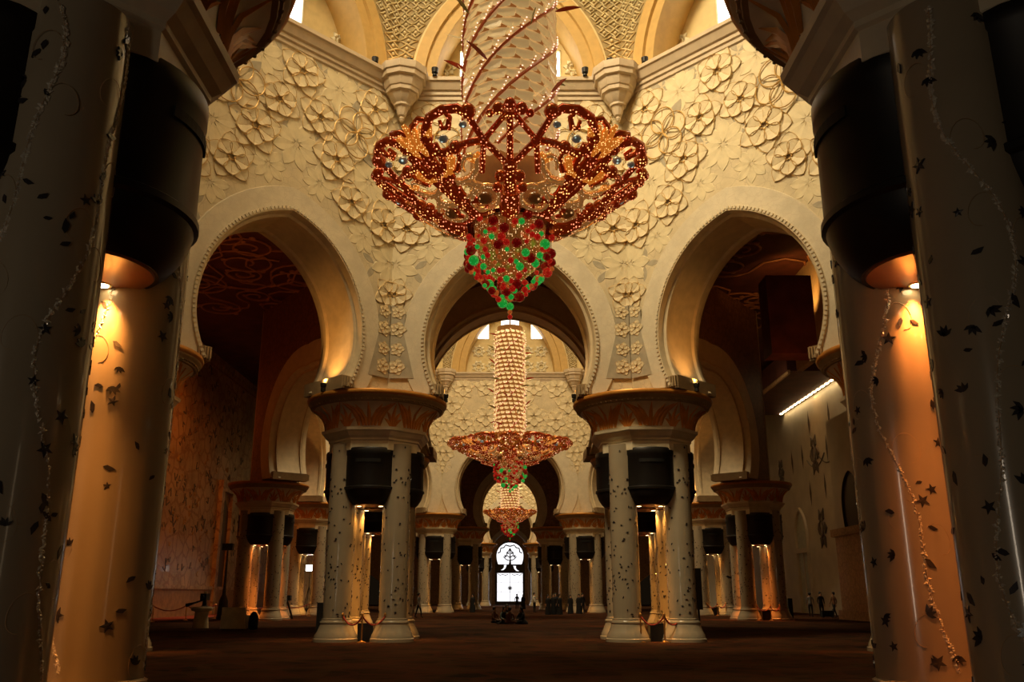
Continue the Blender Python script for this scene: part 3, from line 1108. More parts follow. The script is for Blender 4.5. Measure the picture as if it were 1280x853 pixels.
for y, s_ in ((81.5, 1.0), (70.5, 1.1), (92, 1.0)):
    niche(y, s_)
STAR = star_flower_mesh('dark_star_flower', 6, 1.0, M['star_dark'], 0.08)
SPEAR = MB().add([(0, 0, 0.9), (0, -0.2, 0), (0, 0, -0.9), (0, 0.2, 0), (-0.08, 0, 0)], [(0, 1, 4), (1, 2, 4), (2, 3, 4), (3, 0, 4)]).mesh('dark_leaf', M['star_dark'])
for y, z, s_ in ((76.0, 7.0, 1.45), (76.2, 13.3, 1.5), (71.0, 13.6, 1.1), (86, 13.0, 1.1)):
    o = link('dark_star_flower', STAR, wr, (26.46, y, z))
    o.rotation_euler = (0, 0, pi / 2)
    o.rotation_euler = (0, 0, -pi / 2)
    o.scale = (s_ * 0.8, 1, s_ * 1.3)
for y, z in ((78.2, 10.2), (74.4, 10.4), (79.5, 13.6), (73.2, 13.4), (69.3, 12.4), (72, 16), (77, 16.2), (82.5, 13.5), (67.6, 11.0)):
    o = link('dark_leaf', SPEAR, wr, (26.48, y, z))
    o.scale = (1, 1.2, 1.3)
for y, x0 in ((76, 0), (73, 0.5)):
    mb = MB()
    mb.tube([(26.45, y - 2.2 + 0.28 * i, 12.2 + 0.9 * ((i - 8) / 8) ** 2) for i in range(17)], 0.05, 5)
    mb.build('garland', M['star_dark'], wr)
pr_ = tag(link('wall_pier', None, None, (0, 0, 0)), 'brown marble pier with a dark arch at the right wall', 'wall', kind='structure')
mb = MB().box(22.4, 26.5, 56.0, 62.0, 0, 5.4).box(22.2, 26.5, 55.8, 62.2, 0, 0.6).box(22.2, 26.5, 55.7, 62.3, 5.4, 5.9)
mb.build('pier_block', M['brownwall'], pr_)
mb = MB()
AQ = (1.7, 7.4, 1.55, 5.9, 9.6)
ring_face(mb, AQ, 0.0, 3.2, 5.9, 13.5, 0.0)
mb.xf(Matrix.Translation((22.6, 59, 0)) @ Matrix.Rotation(-pi / 2, 4, 'Z'))
mb.build('pier_arch', M['rightwall'], pr_)
mb = MB().box(22.75, 22.9, 55.9, 62.1, 5.9, 13.4)
mb.build('pier_recess', M['door'], pr_)
cove = tag(link('ceiling_cove', None, None, (0, 0, 0)), 'dark projecting cove with a row of amber lamps over the right wall', 'cove', kind='structure')
MB().box(21.6, 26.5, 66.5, 84.0, 18.35, 20.0).build('cove_box', M['ceiling'], cove)
MB().box(21.6, 21.8, 66.4, 84.1, 18.1, 18.4).build('cove_lip', M['brownwall'], cove)
lm = MB().box(-0.10, 0.10, -0.28, 0.28, -0.06, 0.0).mesh('cove_lamp', M['lamp'])
for i in range(16):
    link('cove_lamp', lm, cove, (26.1, 67.5 + i * 1.05, 18.34))
light('cove_light', 'AREA', (25.9, 74.8, 18.2), 110, AMBER, 1.0, (26.3, 74.8, 0), shape='RECTANGLE')
lo_ = bpy.data.objects['cove_light'].data
lo_.size = 0.5
lo_.size_y = 16
# dark gallery block hanging in the right aisle and the lit return wall beyond it
gb = MB().box(13.9, 16.35, 45.0, 46.5, 13.9, 18.3)
tag(gb.build('wall_gallery', M['ceiling']), 'dark hanging gallery panel in the right aisle seen through the right arch', 'wall', kind='structure')
rw = MB().box(18.3, 18.7, 47.5, 54.5, 15.3, ZC)
tag(rw.build('wall_return', M['soffit']), 'amber lit wall strip beside the dark gallery panel in the right aisle', 'wall', kind='structure')
light('gallery_lamp', 'SPOT', (16.9, 49.5, 18.0), 260, AMBER, 0.2, (18.3, 51.5, 20.5), 120, 0.6)

# end wall with the bright window
ew = MB()
EW = (2.25, 7.7, 2.05, 6.1, 9.9)
ring_face(ew, (2.35, 7.6, 2.35, 0.0, 10.2), 0.0, 26.5, 0.0, 24.5, 0.0)
ew = ew.build('wall_end', M['brownwall'])
ew.location = (0, 148, 0)
tag(ew, 'brown stone end wall around the tall bright window', 'wall', kind='structure')
s = MB()
sweep_arch(s, (3.1, 7.6, 2.9, 5.8, 11.6), [(-0.5, 0.75), (-0.62, 0.65), (-0.62, 0.1), (-0.3, 0.0), (0.0, -0.05)])
for sx in (1, -1):
    s.box(sx * 3.0 - 0.4 + sx * 0.4, sx * 3.0 + 0.4 + sx * 0.4, -0.55, 0, 0, 5.9)
s.build('window_surround', M['band'], ew, smooth=30)
STAR2 = star_flower_mesh('star_flower', 6, 0.9, M['star_dark'], 0.1)
for sx in (1, -1):
    o = link('star_flower', STAR2, ew, (sx * 4.4, -0.05, 11.7))
    MB().box(sx * 6.2 - 0.9, sx * 6.2 + 0.9, -0.12, 0, 0.4, 4.9).build('wall_panel', M['dado'], ew)
win = tag(link('window_1', None, None, (0, 148.1, 0)), 'tall bright window with horseshoe top and floral tracery at the far end', 'window', kind='structure')
# panes: lower rectangle in 2x3, upper horseshoe
for i in range(2):
    for j in range(3):
        MB().box(-2.1 + 2.1 * i + 0.03, 2.1 * i - 0.03, 0, 0.05, 0.55 + 1.5 * j, 0.55 + 1.5 * (j + 1) - 0.05).build('pane', M['winglass'], win)
ap = arch_pts(2.2, 7.7, 1.9, 6.35, 9.8)
MB().add([(x, 0.02, z) for x, z in ap], [tuple(range(len(ap)))]).build('upper_pane', M['winglass'], win)
mb = MB()
mb.box(-2.35, 2.35, -0.1, 0.12, 0.0, 0.5)
for x in (-2.3, 2.3):
    mb.box(x - 0.14, x + 0.14, -0.1, 0.12, 0.3, 6.4)
mb.box(-2.2, 2.2, -0.08, 0.1, 4.95, 5.15)
sweep_arch(mb, (2.2, 7.7, 1.9, 6.3, 9.8), [(-0.08, 0.2), (-0.08, -0.02), (0.1, -0.02)])
mb.build('window_frame', M['tracery'], win)
mb = MB()
mb.add([(-2.25, -0.02, 5.1), (2.25, -0.02, 5.1), (2.0, -0.02, 6.35), (0.9, -0.02, 6.1), (0.4, -0.02, 6.35), (-0.4, -0.02, 6.35), (-0.9, -0.02, 6.1), (-2.0, -0.02, 6.35)], [tuple(range(8))])
mb.build('tracery_band', M['tracery'], win)
for sx, z_ in ((1, 5.35), (-1, 5.5)):
    q_ = [(0.55, 0.75), (0.72, 0.25), (1.05, -0.05), (1.5, -0.1), (1.15, 0.12), (0.95, 0.4), (0.98, 0.72)]
    MB().add([(sx * x, -0.05, z_ + z) for x, z in q_], [(0, 1, 5, 6), (1, 2, 4, 5), (2, 3, 4)]).build('leaf_pane', M['winglass'], win)
tr = MB()
tr.tube([(0, -0.03, 6.2), (0.05, -0.03, 7.0), (0, -0.03, 8.9)], [0.28, 0.12, 0.09], 5)
for sx in (1, -1):
    tr.tube([(0, -0.03, 6.9), (sx * 0.6, -0.03, 7.1), (sx * 1.05, -0.03, 7.5), (sx * 0.8, -0.03, 7.85), (sx * 0.55, -0.03, 7.6)], 0.085, 5)
    tr.tube([(0, -0.03, 7.4), (sx * 0.5, -0.03, 7.75), (sx * 0.55, -0.03, 8.2), (sx * 0.25, -0.03, 8.4), (0, -0.03, 8.9)], 0.09, 5)
    tr.ball((sx * 0.75, -0.03, 7.55), 0.16, 6, 4)
    tr.ball((sx * 0.3, -0.03, 8.1), 0.16, 6, 4)
    tr.tube([(sx * 2.0, -0.03, 8.1), (sx * 1.6, -0.03, 8.3), (sx * 1.5, -0.03, 8.9), (sx * 1.0, -0.03, 9.0), (sx * 0.7, -0.03, 9.4), (0, -0.03, 9.2)], 0.11, 5)
    tr.tube([(sx * 2.0, -0.03, 4.9), (sx * 1.6, -0.03, 4.6), (sx * 1.2, -0.03, 4.75), (sx * 0.7, -0.03, 4.6), (sx * 0.3, -0.03, 4.8)], 0.06, 5)
for k in range(6):
    a = pi * k / 6
    tr.tube([(-0.42 * cos(a), -0.03, 2.6 - 0.42 * sin(a)), (0.42 * cos(a), -0.03, 2.6 + 0.42 * sin(a))], 0.045, 4)
tr.build('flower_tracery', M['tracery'], win)
tr = MB()
for x0, z0 in ((-1.5, 0.7), (1.3, 0.8)):
    tr.tube([(x0, -0.03, z0), (x0 + 0.2, -0.03, z0 + 1), (x0 - 0.1, -0.03, z0 + 2), (x0 + 0.15, -0.03, z0 + 3)], 0.018, 4)
tr.build('stem_tracery', M['tracery'], win)
# ------------------------------------------------------------------ column clusters
ZT = 4.78   # underside of the drums
shaft = MB().lathe([(0.50, 0.78), (0.505, 2.5), (0.50, 5.0), (0.485, 7.0)], 36).mesh('shaft', M['marble'], 60)
base = MB().lathe([(0.80, 0.0), (0.80, 0.10), (0.76, 0.13), (0.745, 0.22), (0.68, 0.34), (0.62, 0.48), (0.585, 0.58), (0.575, 0.61), (0.60, 0.64), (0.59, 0.69), (0.54, 0.72), (0.54, 0.78), (0.50, 0.80)], 28).mesh('base', M['marble'], 35)


def star_mesh(r, h=0.006):
    mb = MB()
    pts = []
    for k in range(10):
        a = pi / 2 + 2 * pi * k / 10
        q = r if k % 2 == 0 else r * 0.42
        pts.append((q * cos(a), q * sin(a)))
    mb.add([(x, 0.02, z) for x, z in pts] + [(x, -h, z) for x, z in pts] + [(0, -h * 1.5, 0)],
           [(i, (i + 1) % 10, 10 + (i + 1) % 10, 10 + i) for i in range(10)] + [(10 + i, 10 + (i + 1) % 10, 20) for i in range(10)])
    return mb


def leaf_shape(L, W, h=0.006):
    mb = MB()
    pts = [(0, L * 0.5), (W * 0.8, L * 0.12), (W * 0.6, -L * 0.25), (0.1 * W, -L * 0.5), (-W * 0.45, -L * 0.22), (-W * 0.3, L * 0.15)]
    mb.add([(x, 0.02, z) for x, z in pts] + [(x, -h, z) for x, z in pts], [(i, (i + 1) % 6, 6 + (i + 1) % 6, 6 + i) for i in range(6)] + [tuple(range(6, 12))])
    return mb


def sprig_shape():
    mb = MB()
    for a in (-0.9, -0.3, 0.35, 1.0):
        o0 = len(mb.v)
        mb.add(*(lambda q: (q.v, q.f))(leaf_shape(0.10, 0.03)))
        mb.xf(Matrix.Rotation(a, 4, 'Y') @ Matrix.Translation((0, 0, 0.045)), o0)
    return mb


INLAYS = [star_mesh(0.075).mesh('inlay_star', M['inlay']), leaf_shape(0.13, 0.045).mesh('inlay_leaf', M['inlay']),
          star_mesh(0.055).mesh('inlay_star', M['inlay']), leaf_shape(0.10, 0.04).mesh('inlay_leaf', M['inlay']), sprig_shape().mesh('inlay_sprig', M['inlay'])]
INAME = ['inlay_star', 'inlay_leaf', 'inlay_star', 'inlay_leaf', 'inlay_sprig']


def on_column(a, z, r=0.502):
    return Matrix.Translation((r * cos(a), r * sin(a), z)) @ Matrix.Rotation(a + pi / 2, 4, 'Z')


far_in = MB()
rnd = random.Random(3)
for i in range(150):
    o0 = len(far_in.v)
    q = star_mesh(rnd.uniform(0.035, 0.06), 0.012) if i % 2 else leaf_shape(rnd.uniform(0.08, 0.12), 0.04, 0.012)
    far_in.add(q.v, q.f)
    far_in.xf(on_column(rnd.uniform(0, 2 * pi), rnd.uniform(0.85, 6.9) if i % 3 else rnd.uniform(0.85, 3.5)) @ Matrix.Rotation(rnd.uniform(0, 6.28), 4, 'Y'), o0)
FAR_INLAY = far_in.mesh('inlay', M['inlay'])


def pearl_vine(seed):
    r_ = random.Random(seed)
    pe, vi = MB(), MB()
    for path in range(3):
        a0 = path * 2.1 + r_.uniform(-0.4, 0.4)
        ph, fq = r_.uniform(0, 6), r_.uniform(1.0, 1.5)
        z = 0.9
        pts = []
        while z < 6.9:
            a = a0 + 0.42 * sin(z * fq + ph) + 0.15 * sin(z * 3.1)
            pts.append((0.503 * cos(a), 0.503 * sin(a), z))
            if r_.random() < 0.9:
                s_ = r_.uniform(0.010, 0.028)
                o0 = len(pe.v)
                pe.add([(-s_, 0.004, 0), (0, 0.004, -s_ * 1.6), (s_, 0.004, 0), (0, 0.004, s_ * 1.6), (r_.uniform(-.006, .006), -0.010, 0)], [(0, 1, 4), (1, 2, 4), (2, 3, 4), (3, 0, 4)])
                pe.xf(on_column(a + r_.uniform(-0.035, 0.035), z) @ Matrix.Rotation(r_.uniform(0, 6.28), 4, 'Y'), o0)
            z += 0.019
        vi.tube(pts[::6], 0.005, 4)
        # curling side shoots
        for k in range(9):
            zc = 1.2 + 0.62 * k + r_.uniform(-0.3, 0.3)
            ac = a0 + 0.42 * sin(zc * fq + ph) + 0.15 * sin(zc * 3.1)
            sg = 1 if k % 2 else -1
            vi.tube([(0.501 * cos(ac + sg * (0.32 - (0.32 - 0.12 * t / 14) * cos(t / 14 * 4.5)) * 1.0), 0.501 * sin(ac + sg * (0.32 - (0.32 - 0.12 * t / 14) * cos(t / 14 * 4.5))),
                      zc + (0.26 - 0.16 * t / 14) * sin(t / 14 * 4.5)) for t in range(15)], 0.004, 4)
    return pe, vi


def drum_mesh():
    """speaker drum bowed outwards (to -y) between two columns"""
    mb = MB()
    prof = [(0.60, ZT + 0.02), (0.66, ZT), (0.78, ZT + 0.10), (0.90, ZT + 0.27), (0.975, ZT + 0.45), (0.99, 5.30), (1.04, 5.33), (1.04, 5.40), (0.995, 5.43), (0.99, 6.55), (1.01, 6.58), (1.01, 6.80), (0.98, 6.84), (0.0, 6.84)]
    mb.lathe(prof, 22, 0, 0, -pi, 0.0, 1.0, 0.88)
    # flat back between the columns
    k = len(prof)
    mb.add([(0.9, 0.0, ZT + 0.2), (0.9, 0.0, 6.84), (-0.9, 0.0, 6.84), (-0.9, 0.0, ZT + 0.2)], [(0, 1, 2, 3)])
    return mb.mesh('drum', M['black'], 35)


DRUM = drum_mesh()
slot = MB()
for i in range(10):
    a = -pi / 2 - 0.42 + 0.84 * i / 9
    slot.box(-0.05, 0.05, -0.012, 0.02, 6.28, 6.40, Matrix.Translation((1.0 * cos(a), 0.885 * sin(a), 0)) @ Matrix.Rotation(a + pi / 2, 4, 'Z'))
SLOT = slot.mesh('vent_slot', M['grille'])
SOFF = MB().lathe([(0.02, ZT - 0.012), (0.60, ZT - 0.012), (0.63, ZT + 0.03)], 22, 0, 0, -pi, 0.0, 1.0, 0.88)
SOFF.box(-0.75, 0.75, 0.0, 0.62, ZT - 0.012, ZT + 0.03)
SOFF = SOFF.mesh('wood_soffit', M['wood'])
LRING = MB().lathe([(0.06, 0), (0.095, -0.012), (0.11, 0.0), (0.11, 0.03)], 16).mesh('lamp_ring', M['chrome'], 40)
LENS = MB().lathe([(0.01, -0.004), (0.075, -0.004), (0.075, 0.02)], 16).mesh('lamp', M['lamp'], 40)
ARCHI = MB().lathe([(1.74, 6.72), (1.80, 6.76), (1.80, 7.10), (1.85, 7.13), (1.85, 7.2), (1.96, 7.28), (2.06, 7.42), (2.12, 7.46), (2.14, 7.56), (1.9, 7.60)], 8, 0, 0, pi / 8, pi / 8 + 2 * pi).mesh('architrave', M['cap_white'])
FLARE = [(1.94, 7.58), (1.955, 7.72), (1.99, 7.9), (2.06, 8.08), (2.17, 8.24), (2.32, 8.38), (2.44, 8.45)]
CAPB = MB().lathe(FLARE, 48).mesh('flare', M['cap_white'], 60)
CAPM = MB().lathe([(2.42, 8.44), (2.50, 8.45), (2.52, 8.50), (2.56, 8.51), (2.58, 8.57), (2.63, 8.60), (2.66, 8.68)], 48)
for i in range(72):
    a = 2 * pi * i / 72
    CAPM.ball((2.545 * cos(a), 2.545 * sin(a), 8.50), 0.035, 5, 3)
CAPM = CAPM.mesh('bead_moulding', M['cap_dark'], 50)
CAPR = MB().lathe([(2.64, 8.66), (2.70, 8.70), (2.72, 8.78), (2.69, 8.85), (2.6, 8.87), (0.0, 8.87)], 48).mesh('gold_rim', M['gold_rim'], 50)


def flare_at(ang, v, out=0.0):
    z = 7.60 + v * 0.86
    for (r0, z0), (r1, z1) in zip(FLARE, FLARE[1:]):
        if z0 <= z <= z1:
            r = r0 + (r1 - r0) * (z - z0) / (z1 - z0)
            break
    else:
        r = FLARE[-1][0]
    return ((r + out) * cos(ang), (r + out) * sin(ang), z)


def palmette(big):
    mb = MB()

    def blade(pts, wd):
        N = len(pts)
        vs, fs = [], []
        for i, (u, v) in enumerate(pts):
            t = i / (N - 1)
            ww = wd * (sin(pi * (0.12 + 0.88 * t)) ** 0.7) if i < N - 1 else 0.002
            a, b = pts[max(i - 1, 0)], pts[min(i + 1, N - 1)]
            dx, dv = (b[0] - a[0]) * 2.1, (b[1] - a[1]) * 0.9
            L = sqrt(dx * dx + dv * dv) or 1
            nx, nv = -dv / L * ww / 2.1, dx / L * ww / 0.9
            vs += [flare_at(u - nx, min(0.97, max(0, v - nv)), 0.004), flare_at(u, min(0.97, v), 0.045), flare_at(u + nx, min(0.97, max(0, v + nv)), 0.004)]
        for i in range(N - 1):
            for k in range(2):
                q = i * 3 + k
                fs.append((q, q + 1, q + 4, q + 3))
        mb.add(vs, fs)
    hw = 2 * pi / 14
    if big:
        blade([(0, 0.0), (0, 0.3), (0, 0.6), (0, 0.96)], 0.081)
        for s in (1, -1):
            blade([(s * 0.05, 0.0), (s * 0.08, 0.3), (s * 0.15, 0.6), (s * 0.23, 0.9)], 0.095)
            blade([(s * 0.11, 0.0), (s * 0.14, 0.35), (s * 0.24, 0.68), (s * 0.38, 0.93)], 0.095)
            blade([(s * 0.19, 0.0), (s * 0.215, 0.35), (s * 0.29, 0.66), (s * hw * 0.98, 0.97)], 0.108)
    else:
        blade([(0, 0.0), (0, 0.3), (0, 0.55), (0, 0.9)], 0.081)
        for s in (1, -1):
            blade([(s * 0.025, 0.0), (s * 0.045, 0.25), (s * 0.08, 0.45), (s * 0.135, 0.62)], 0.068)
            blade([(s * 0.05, 0.0), (s * 0.075, 0.15), (s * 0.12, 0.26), (s * 0.17, 0.33)], 0.061)
    return mb.mesh('gold_palm', M['gold_leaf'], 40)


PALM = [palmette(True), palmette(False)]


def cluster(label, x, y, lamps=(), near=False, energy=60.0, tint=None):
    t = thing('clustered_column', label, 'column', (x, y, 0), 0.0, None, 'thing')
    k = 0
    for sx in (-1, 1):
        for sy in (-1, 1):
            col = link('shaft', shaft, t, (sx, sy, 0))
            link('base', base, col)
            k += 1
            inner = near and (sx * x < 0)
            if inner:
                rr = random.Random(int(x * 10) + k)
                pe, vi = pearl_vine(int(x * 10) + 7 * k)
                stuff(pe.build('pearl_vine', M['pearl'], col))
                vi.build('vine', M['vine'], col, 60)
                n_ = 0
                while n_ < 149:
                    a, z = rr.uniform(0, 2 * pi), rr.uniform(0.9, 6.8)
                    q = rr.choice([0, 1, 1, 2, 3, 3, 4, 4])
                    o = link(INAME[q], INLAYS[q], col, mx=on_column(a, z) @ Matrix.Rotation(rr.uniform(0, 6.28), 4, 'Y') @ Matrix.Scale(rr.uniform(0.7, 1.1), 4))
                    n_ += 1
            else:
                o = link('inlay', FAR_INLAY, col, None, k * 1.3)
                o['kind'] = 'stuff'
    for i, ang in enumerate((0, pi / 2, pi, -pi / 2)):     # faces: front (-y), right, back, left
        d = link('drum', DRUM, t, (sin(ang), -cos(ang), 0), ang)
        link('vent_slot', SLOT, d)
        link('wood_soffit', SOFF, d)
        for s in (1, -1):
            link('lamp_ring', LRING, d, (s * 0.40, 0.13, ZT - 0.014))
            link('lamp', LENS, d, (s * 0.40, 0.13, ZT - 0.022))
            if i in lamps:
                mx = Matrix.Translation((x, y, 0)) @ Matrix.Rotation(ang, 4, 'Z') @ Matrix.Translation((0, -1, 0))
                p = mx @ Vector((s * 0.40, 0.13, ZT - 0.04))
                a = mx @ Vector((s * 0.74, 0.0, 0.4))
                light('drum_lamp', 'SPOT', p, energy, tint or (ORANGE if near and x > 0 else AMBER), 0.05, a, 85, 1.0)
    link('architrave', ARCHI, t)
    cap = link('capital', CAPB, t)
    link('bead_moulding', CAPM, cap)
    link('gold_rim', CAPR, cap)
    for i in range(14):
        link('gold_palm', PALM[i % 2], cap, None, 2 * pi * i / 14 - pi / 2)
    return t


EN = 300
cluster('cluster of four inlaid white columns nearest on the left, cut by the photo edge', *P1[0], lamps=(1, 2), near=True, energy=EN * 1.5, tint=(1.0, 0.36, 0.07))
cluster('cluster of four inlaid white columns nearest on the right, with an orange lit shaft', *P1[1], lamps=(3, 2), near=True, energy=EN * 1.5)
cluster('column cluster half hidden behind the nearest left columns', *P1[6], lamps=(1,), energy=EN)
cluster('column cluster half hidden behind the nearest right columns', *P1[3], lamps=(3,), energy=EN)
cluster('cluster of four columns with gold palm capital left of the central arch', *P1[5], lamps=(0, 1, 2, 3), energy=EN)
cluster('cluster of four columns with gold palm capital right of the central arch', *P1[4], lamps=(0, 1, 2, 3), energy=EN)
cluster('shaded column cluster directly behind the cluster left of the central arch', *P2[0], lamps=(0, 1, 2), energy=EN)
cluster('shaded column cluster directly behind the cluster right of the central arch', *P2[1], lamps=(0, 3, 2), energy=EN)
cluster('column cluster under the brown arch in the left aisle, nearer of two', *P2[7], lamps=(0, 1), energy=EN * 2.2, tint=ORANGE)
cluster('column cluster under the brown arch in the right aisle, nearer of two', *P2[2], lamps=(0, 3), energy=EN * 2.2, tint=ORANGE)
cluster('column cluster in the left aisle beside the two white video lights', *P2[6], lamps=(0, 1), energy=EN * 1.6)
cluster('column cluster in the right aisle behind the orange lit one', *P2[3], lamps=(0, 3), energy=EN * 1.6)
cluster('left column cluster at the far side of the middle hall', *P2[5], lamps=(0, 1), energy=EN)
cluster('right column cluster at the far side of the middle hall behind people in black', *P2[4], lamps=(0, 3), energy=EN)
cluster('left column cluster at the entry of the far hall', *P3[0], lamps=(0,), energy=EN)
cluster('right column cluster at the entry of the far hall', *P3[1], lamps=(0,), energy=EN)
cluster('left column cluster nearest the bright end window', *P3[5], lamps=(0,), energy=EN)
cluster('right column cluster nearest the bright end window', *P3[4], lamps=(0,), energy=EN)

# small lamps standing on the capitals, washing the arch soffits with gold light
UP = MB().lathe([(0.02, 0), (0.09, 0), (0.09, 0.12), (0.05, 0.14), (0.10, 0.16), (0.12, 0.30), (0.02, 0.28)], 10).mesh('uplight', M['metal_black'], 40)
ULENS = MB().lathe([(0.01, 0.31), (0.10, 0.305)], 10).mesh('lens', M['lamp'], 40)


def uplight(x, y, label, aim, energy, ang=95):
    u = link('uplight', UP, None, (x, y, 8.87))
    tag(u, label, 'lamp', 'uplights on the capitals')
    link('lens', ULENS, u)
    light('uplight_beam', 'SPOT', (x, y, 9.25), energy, AMBER, 0.08, aim, ang, 0.8)


for sx, sd in ((-1, 'left'), (1, 'right')):
    e_ = 1.0 if sx < 0 else 0.6
    uplight(sx * 6.95, 31.95, f'small black uplight on the outer rim of the {sd} central capital', (sx * 5.5, 33.4, 12.2), 330 * e_)
    uplight(sx * 2.53, 33.85, f'small black uplight on the inner rim of the {sd} central capital', (sx * 3.7, 34.1, 12.2), 70)
    uplight(sx * 14.85, 62.75, f'small black uplight at the back of the {sd} aisle capital', (sx * 16.6, 62.6, 13), 260)
    uplight(sx * 14.85, 73.25, f'small black uplight on the {sd} capital farther down the aisle', (sx * 16.6, 73.4, 13), 260)

# black floodlights on the cornice of the near hall
inn1, ctr1 = inset_poly(P1, 1.5)
for i, (x, y, lab) in enumerate([(-5.55, 31.6, 'left of the left corbel'), (-4.15, 31.85, 'on the left corbel'), (-3.15, 32.35, 'right of the left corbel'),
                                 (3.15, 32.35, 'left of the right corbel'), (4.15, 31.85, 'on the right corbel'), (5.55, 31.6, 'right of the right corbel')]):
    f = link('floodlight', FLOOD, None, (x, y, 22.5 if abs(x) != 4.15 else 22.6))
    tag(f, 'small black floodlight on the cornice ' + lab, 'lamp', 'floodlights on the cornice')
for sx in (-1, 1):
    light('cornice_glow', 'SPOT', (sx * 4.6, 32.55, 22.75), 40, AMBER, 0.1, (sx * 4.9, 33.2, 25.0), 100, 0.7)

# ------------------------------------------------------------------ chandeliers
BALL = [MB().ball((0, 0, 0), 1.0, 12, 8).mesh('bead', M[k], 80) for k in ('bead_red', 'bead_dark', 'bead_green', 'bead_orange')]


def bowl(y, Rin, Rout, z0, rise):
    """y: distance out along the bowl from the hub, 0..1"""
    r = Rin + (Rout - Rin) * y
    return r, z0 + rise * (y ** 1.35)


def chandelier(label, x, y, Rin, Rout, zb, zhub, rise, rs, ztop, detail, seed):
    rr = random.Random(seed)
    t = thing('chandelier', label, 'chandelier', (x, y, 0))
    # shaft of overlapping glass plates
    sh = MB().lathe([(rs * 0.86, zhub + 0.1), (rs * 0.86, ztop)], 28).build('shaft', M['core'], t, 60)
    nc = 16 if detail else 18
    dz = 0.30 if detail else 0.34
    wdt = 2 * pi * rs / nc
    pm = MB()
    pw = wdt * (0.515 if detail else 0.40)
    hh = dz if detail else dz * 0.52
    pv = [(-pw, -0.02, 0.06), (-pw * 0.97, -0.045, -hh * 0.34), (0, -0.06, -hh * 0.62), (pw * 0.97, -0.045, -hh * 0.34), (pw, -0.02, 0.06), (pw * 0.97, 0.02, hh * 0.60), (-pw * 0.97, 0.02, hh * 0.60)]
    pm.add(pv + [(a, b + 0.02, c) for a, b, c in pv], [(6, 5, 4, 3, 2, 1, 0), tuple(range(7, 14))] + [(i, (i + 1) % 7, 7 + (i + 1) % 7, 7 + i) for i in range(7)])
    PL = pm.mesh('glass_plate', M['panel' if detail else 'bar'])
    rest = MB()
    row, n_plates = 0, 0
    z = zhub + (rise + 0.1 if detail else 0.6)
    while z < ztop - 0.3:
        for j in range(nc):
            a = 2 * pi * (j + row * 0.5) / nc + row * 0.10
            mx = Matrix.Translation((rs * cos(a), rs * sin(a), z)) @ Matrix.Rotation(a + pi / 2, 4, 'Z') @ Matrix.Rotation(0.16, 4, 'Y')
            if n_plates < 296:
                link('glass_plate', PL, sh, mx=mx)
            else:
                o0 = len(rest.v)
                rest.add(pm.v, pm.f)
                rest.xf(mx, o0)
            n_plates += 1
        row += 1
        z += dz
    if rest.v:
        stuff(rest.build('upper_glass_plate', M['panel' if detail else 'bar'], sh))
    # rising spirals of lights and of red glass between the plates
    leds, red = MB(), MB()
    zz0 = zhub + (rise if detail else 0.5)
    for k in range(6):
        q = 0
        zz = zz0
        pts = []
        while zz < ztop - 0.4:
            a = 2 * pi * k / 6 + (zz - zz0) * 0.95 / rs
            if (q // 4) % 2 == 0 or not detail:
                leds.ball(((rs + 0.10) * cos(a), (rs + 0.10) * sin(a), zz + 0.06 * (q % 4 - 1.5)), 0.022 if detail else 0.03, 4, 3)
            q += 1
            if q % 6 == 0:
                pts.append(((rs + 0.06) * cos(a + 0.1), (rs + 0.06) * sin(a + 0.1), zz))
            zz += 0.045 if detail else 0.2
        red.tube(pts, 0.045, 5)
    stuff(leds.build('light_string', M['led'], sh))
    red.build('red_spiral', M['led_red'], sh, 60)
    # glass feathers and gold spikes
    fm = MB()
    fp = [(0, 0.0), (0.10, 0.06), (0.30, 0.10), (0.52, 0.08), (0.72, 0.0), (0.5, -0.02), (0.25, -0.035), (0.08, -0.03)]
    fm.add([(p, 0.01, q) for p, q in fp] + [(p, -0.01, q) for p, q in fp], [tuple(range(8)), tuple(reversed(range(8, 16)))] + [((i + 1) % 8, i, 8 + i, 8 + (i + 1) % 8) for i in range(8)])
    FR, FG = fm.mesh('glass_feather', M['feather_red']), fm.mesh('glass_feather', M['feather_green'])
    sp = MB().tube([(0, 0, 0), (0.25, 0, 0), (0.55, 0, 0.03)], [0.03, 0.022, 0.004], 5).mesh('gold_spike', M['spike'], 60)
    for q in range(34):
        a = 2 * pi * ((q * 0.381966) % 1)
        zf = zz0 + 0.25 + (ztop - zz0 - 0.8) * q / 34
        o = link('glass_feather', FR if q % 2 else FG, sh, ((rs + 0.05) * cos(a), (rs + 0.05) * sin(a), zf))
        o.rotation_euler = (0, rr.uniform(-0.5, 0.1), a + rr.uniform(-0.7, 0.7))
        a += 1.9
        o = link('gold_spike', sp, sh, ((rs + 0.02) * cos(a), (rs + 0.02) * sin(a), zf))
        o.rotation_euler = (0, rr.uniform(-0.35, 0.3), a + rr.uniform(-0.4, 0.4))
    # dish of scrollwork: four equal sectors
    dish = link('dish', MB().lathe([(Rin * 0.96, zhub - 0.02), (Rin * 1.05, zhub - 0.05), (Rin * 1.10, zhub + 0.03), (Rin * 1.04, zhub + 0.14), (Rin * 0.9, zhub + 0.16)], 36).mesh('dish', M['bronze'], 40), t)
    k = Rout / 3.5
    Ls = Rout - Rin

    def P(lx, s):
        """lateral metres (for the 3.5 m dish) and share of the way out"""
        r, z = bowl(s, Rin, Rout, zhub, rise)
        a = lx * k / max(r, Rin)
        return (r * cos(a), r * sin(a), z)

    def T(mb, pts, r, n=6, closed=False, taper=False):
        m_ = len(pts)
        q = [r * k * (1.0 if not taper else (0.55 + 0.45 * sin(pi * i / (m_ - 1)))) for i in range(m_)]
        mb.tube([P(*p) for p in pts], q, n, closed)

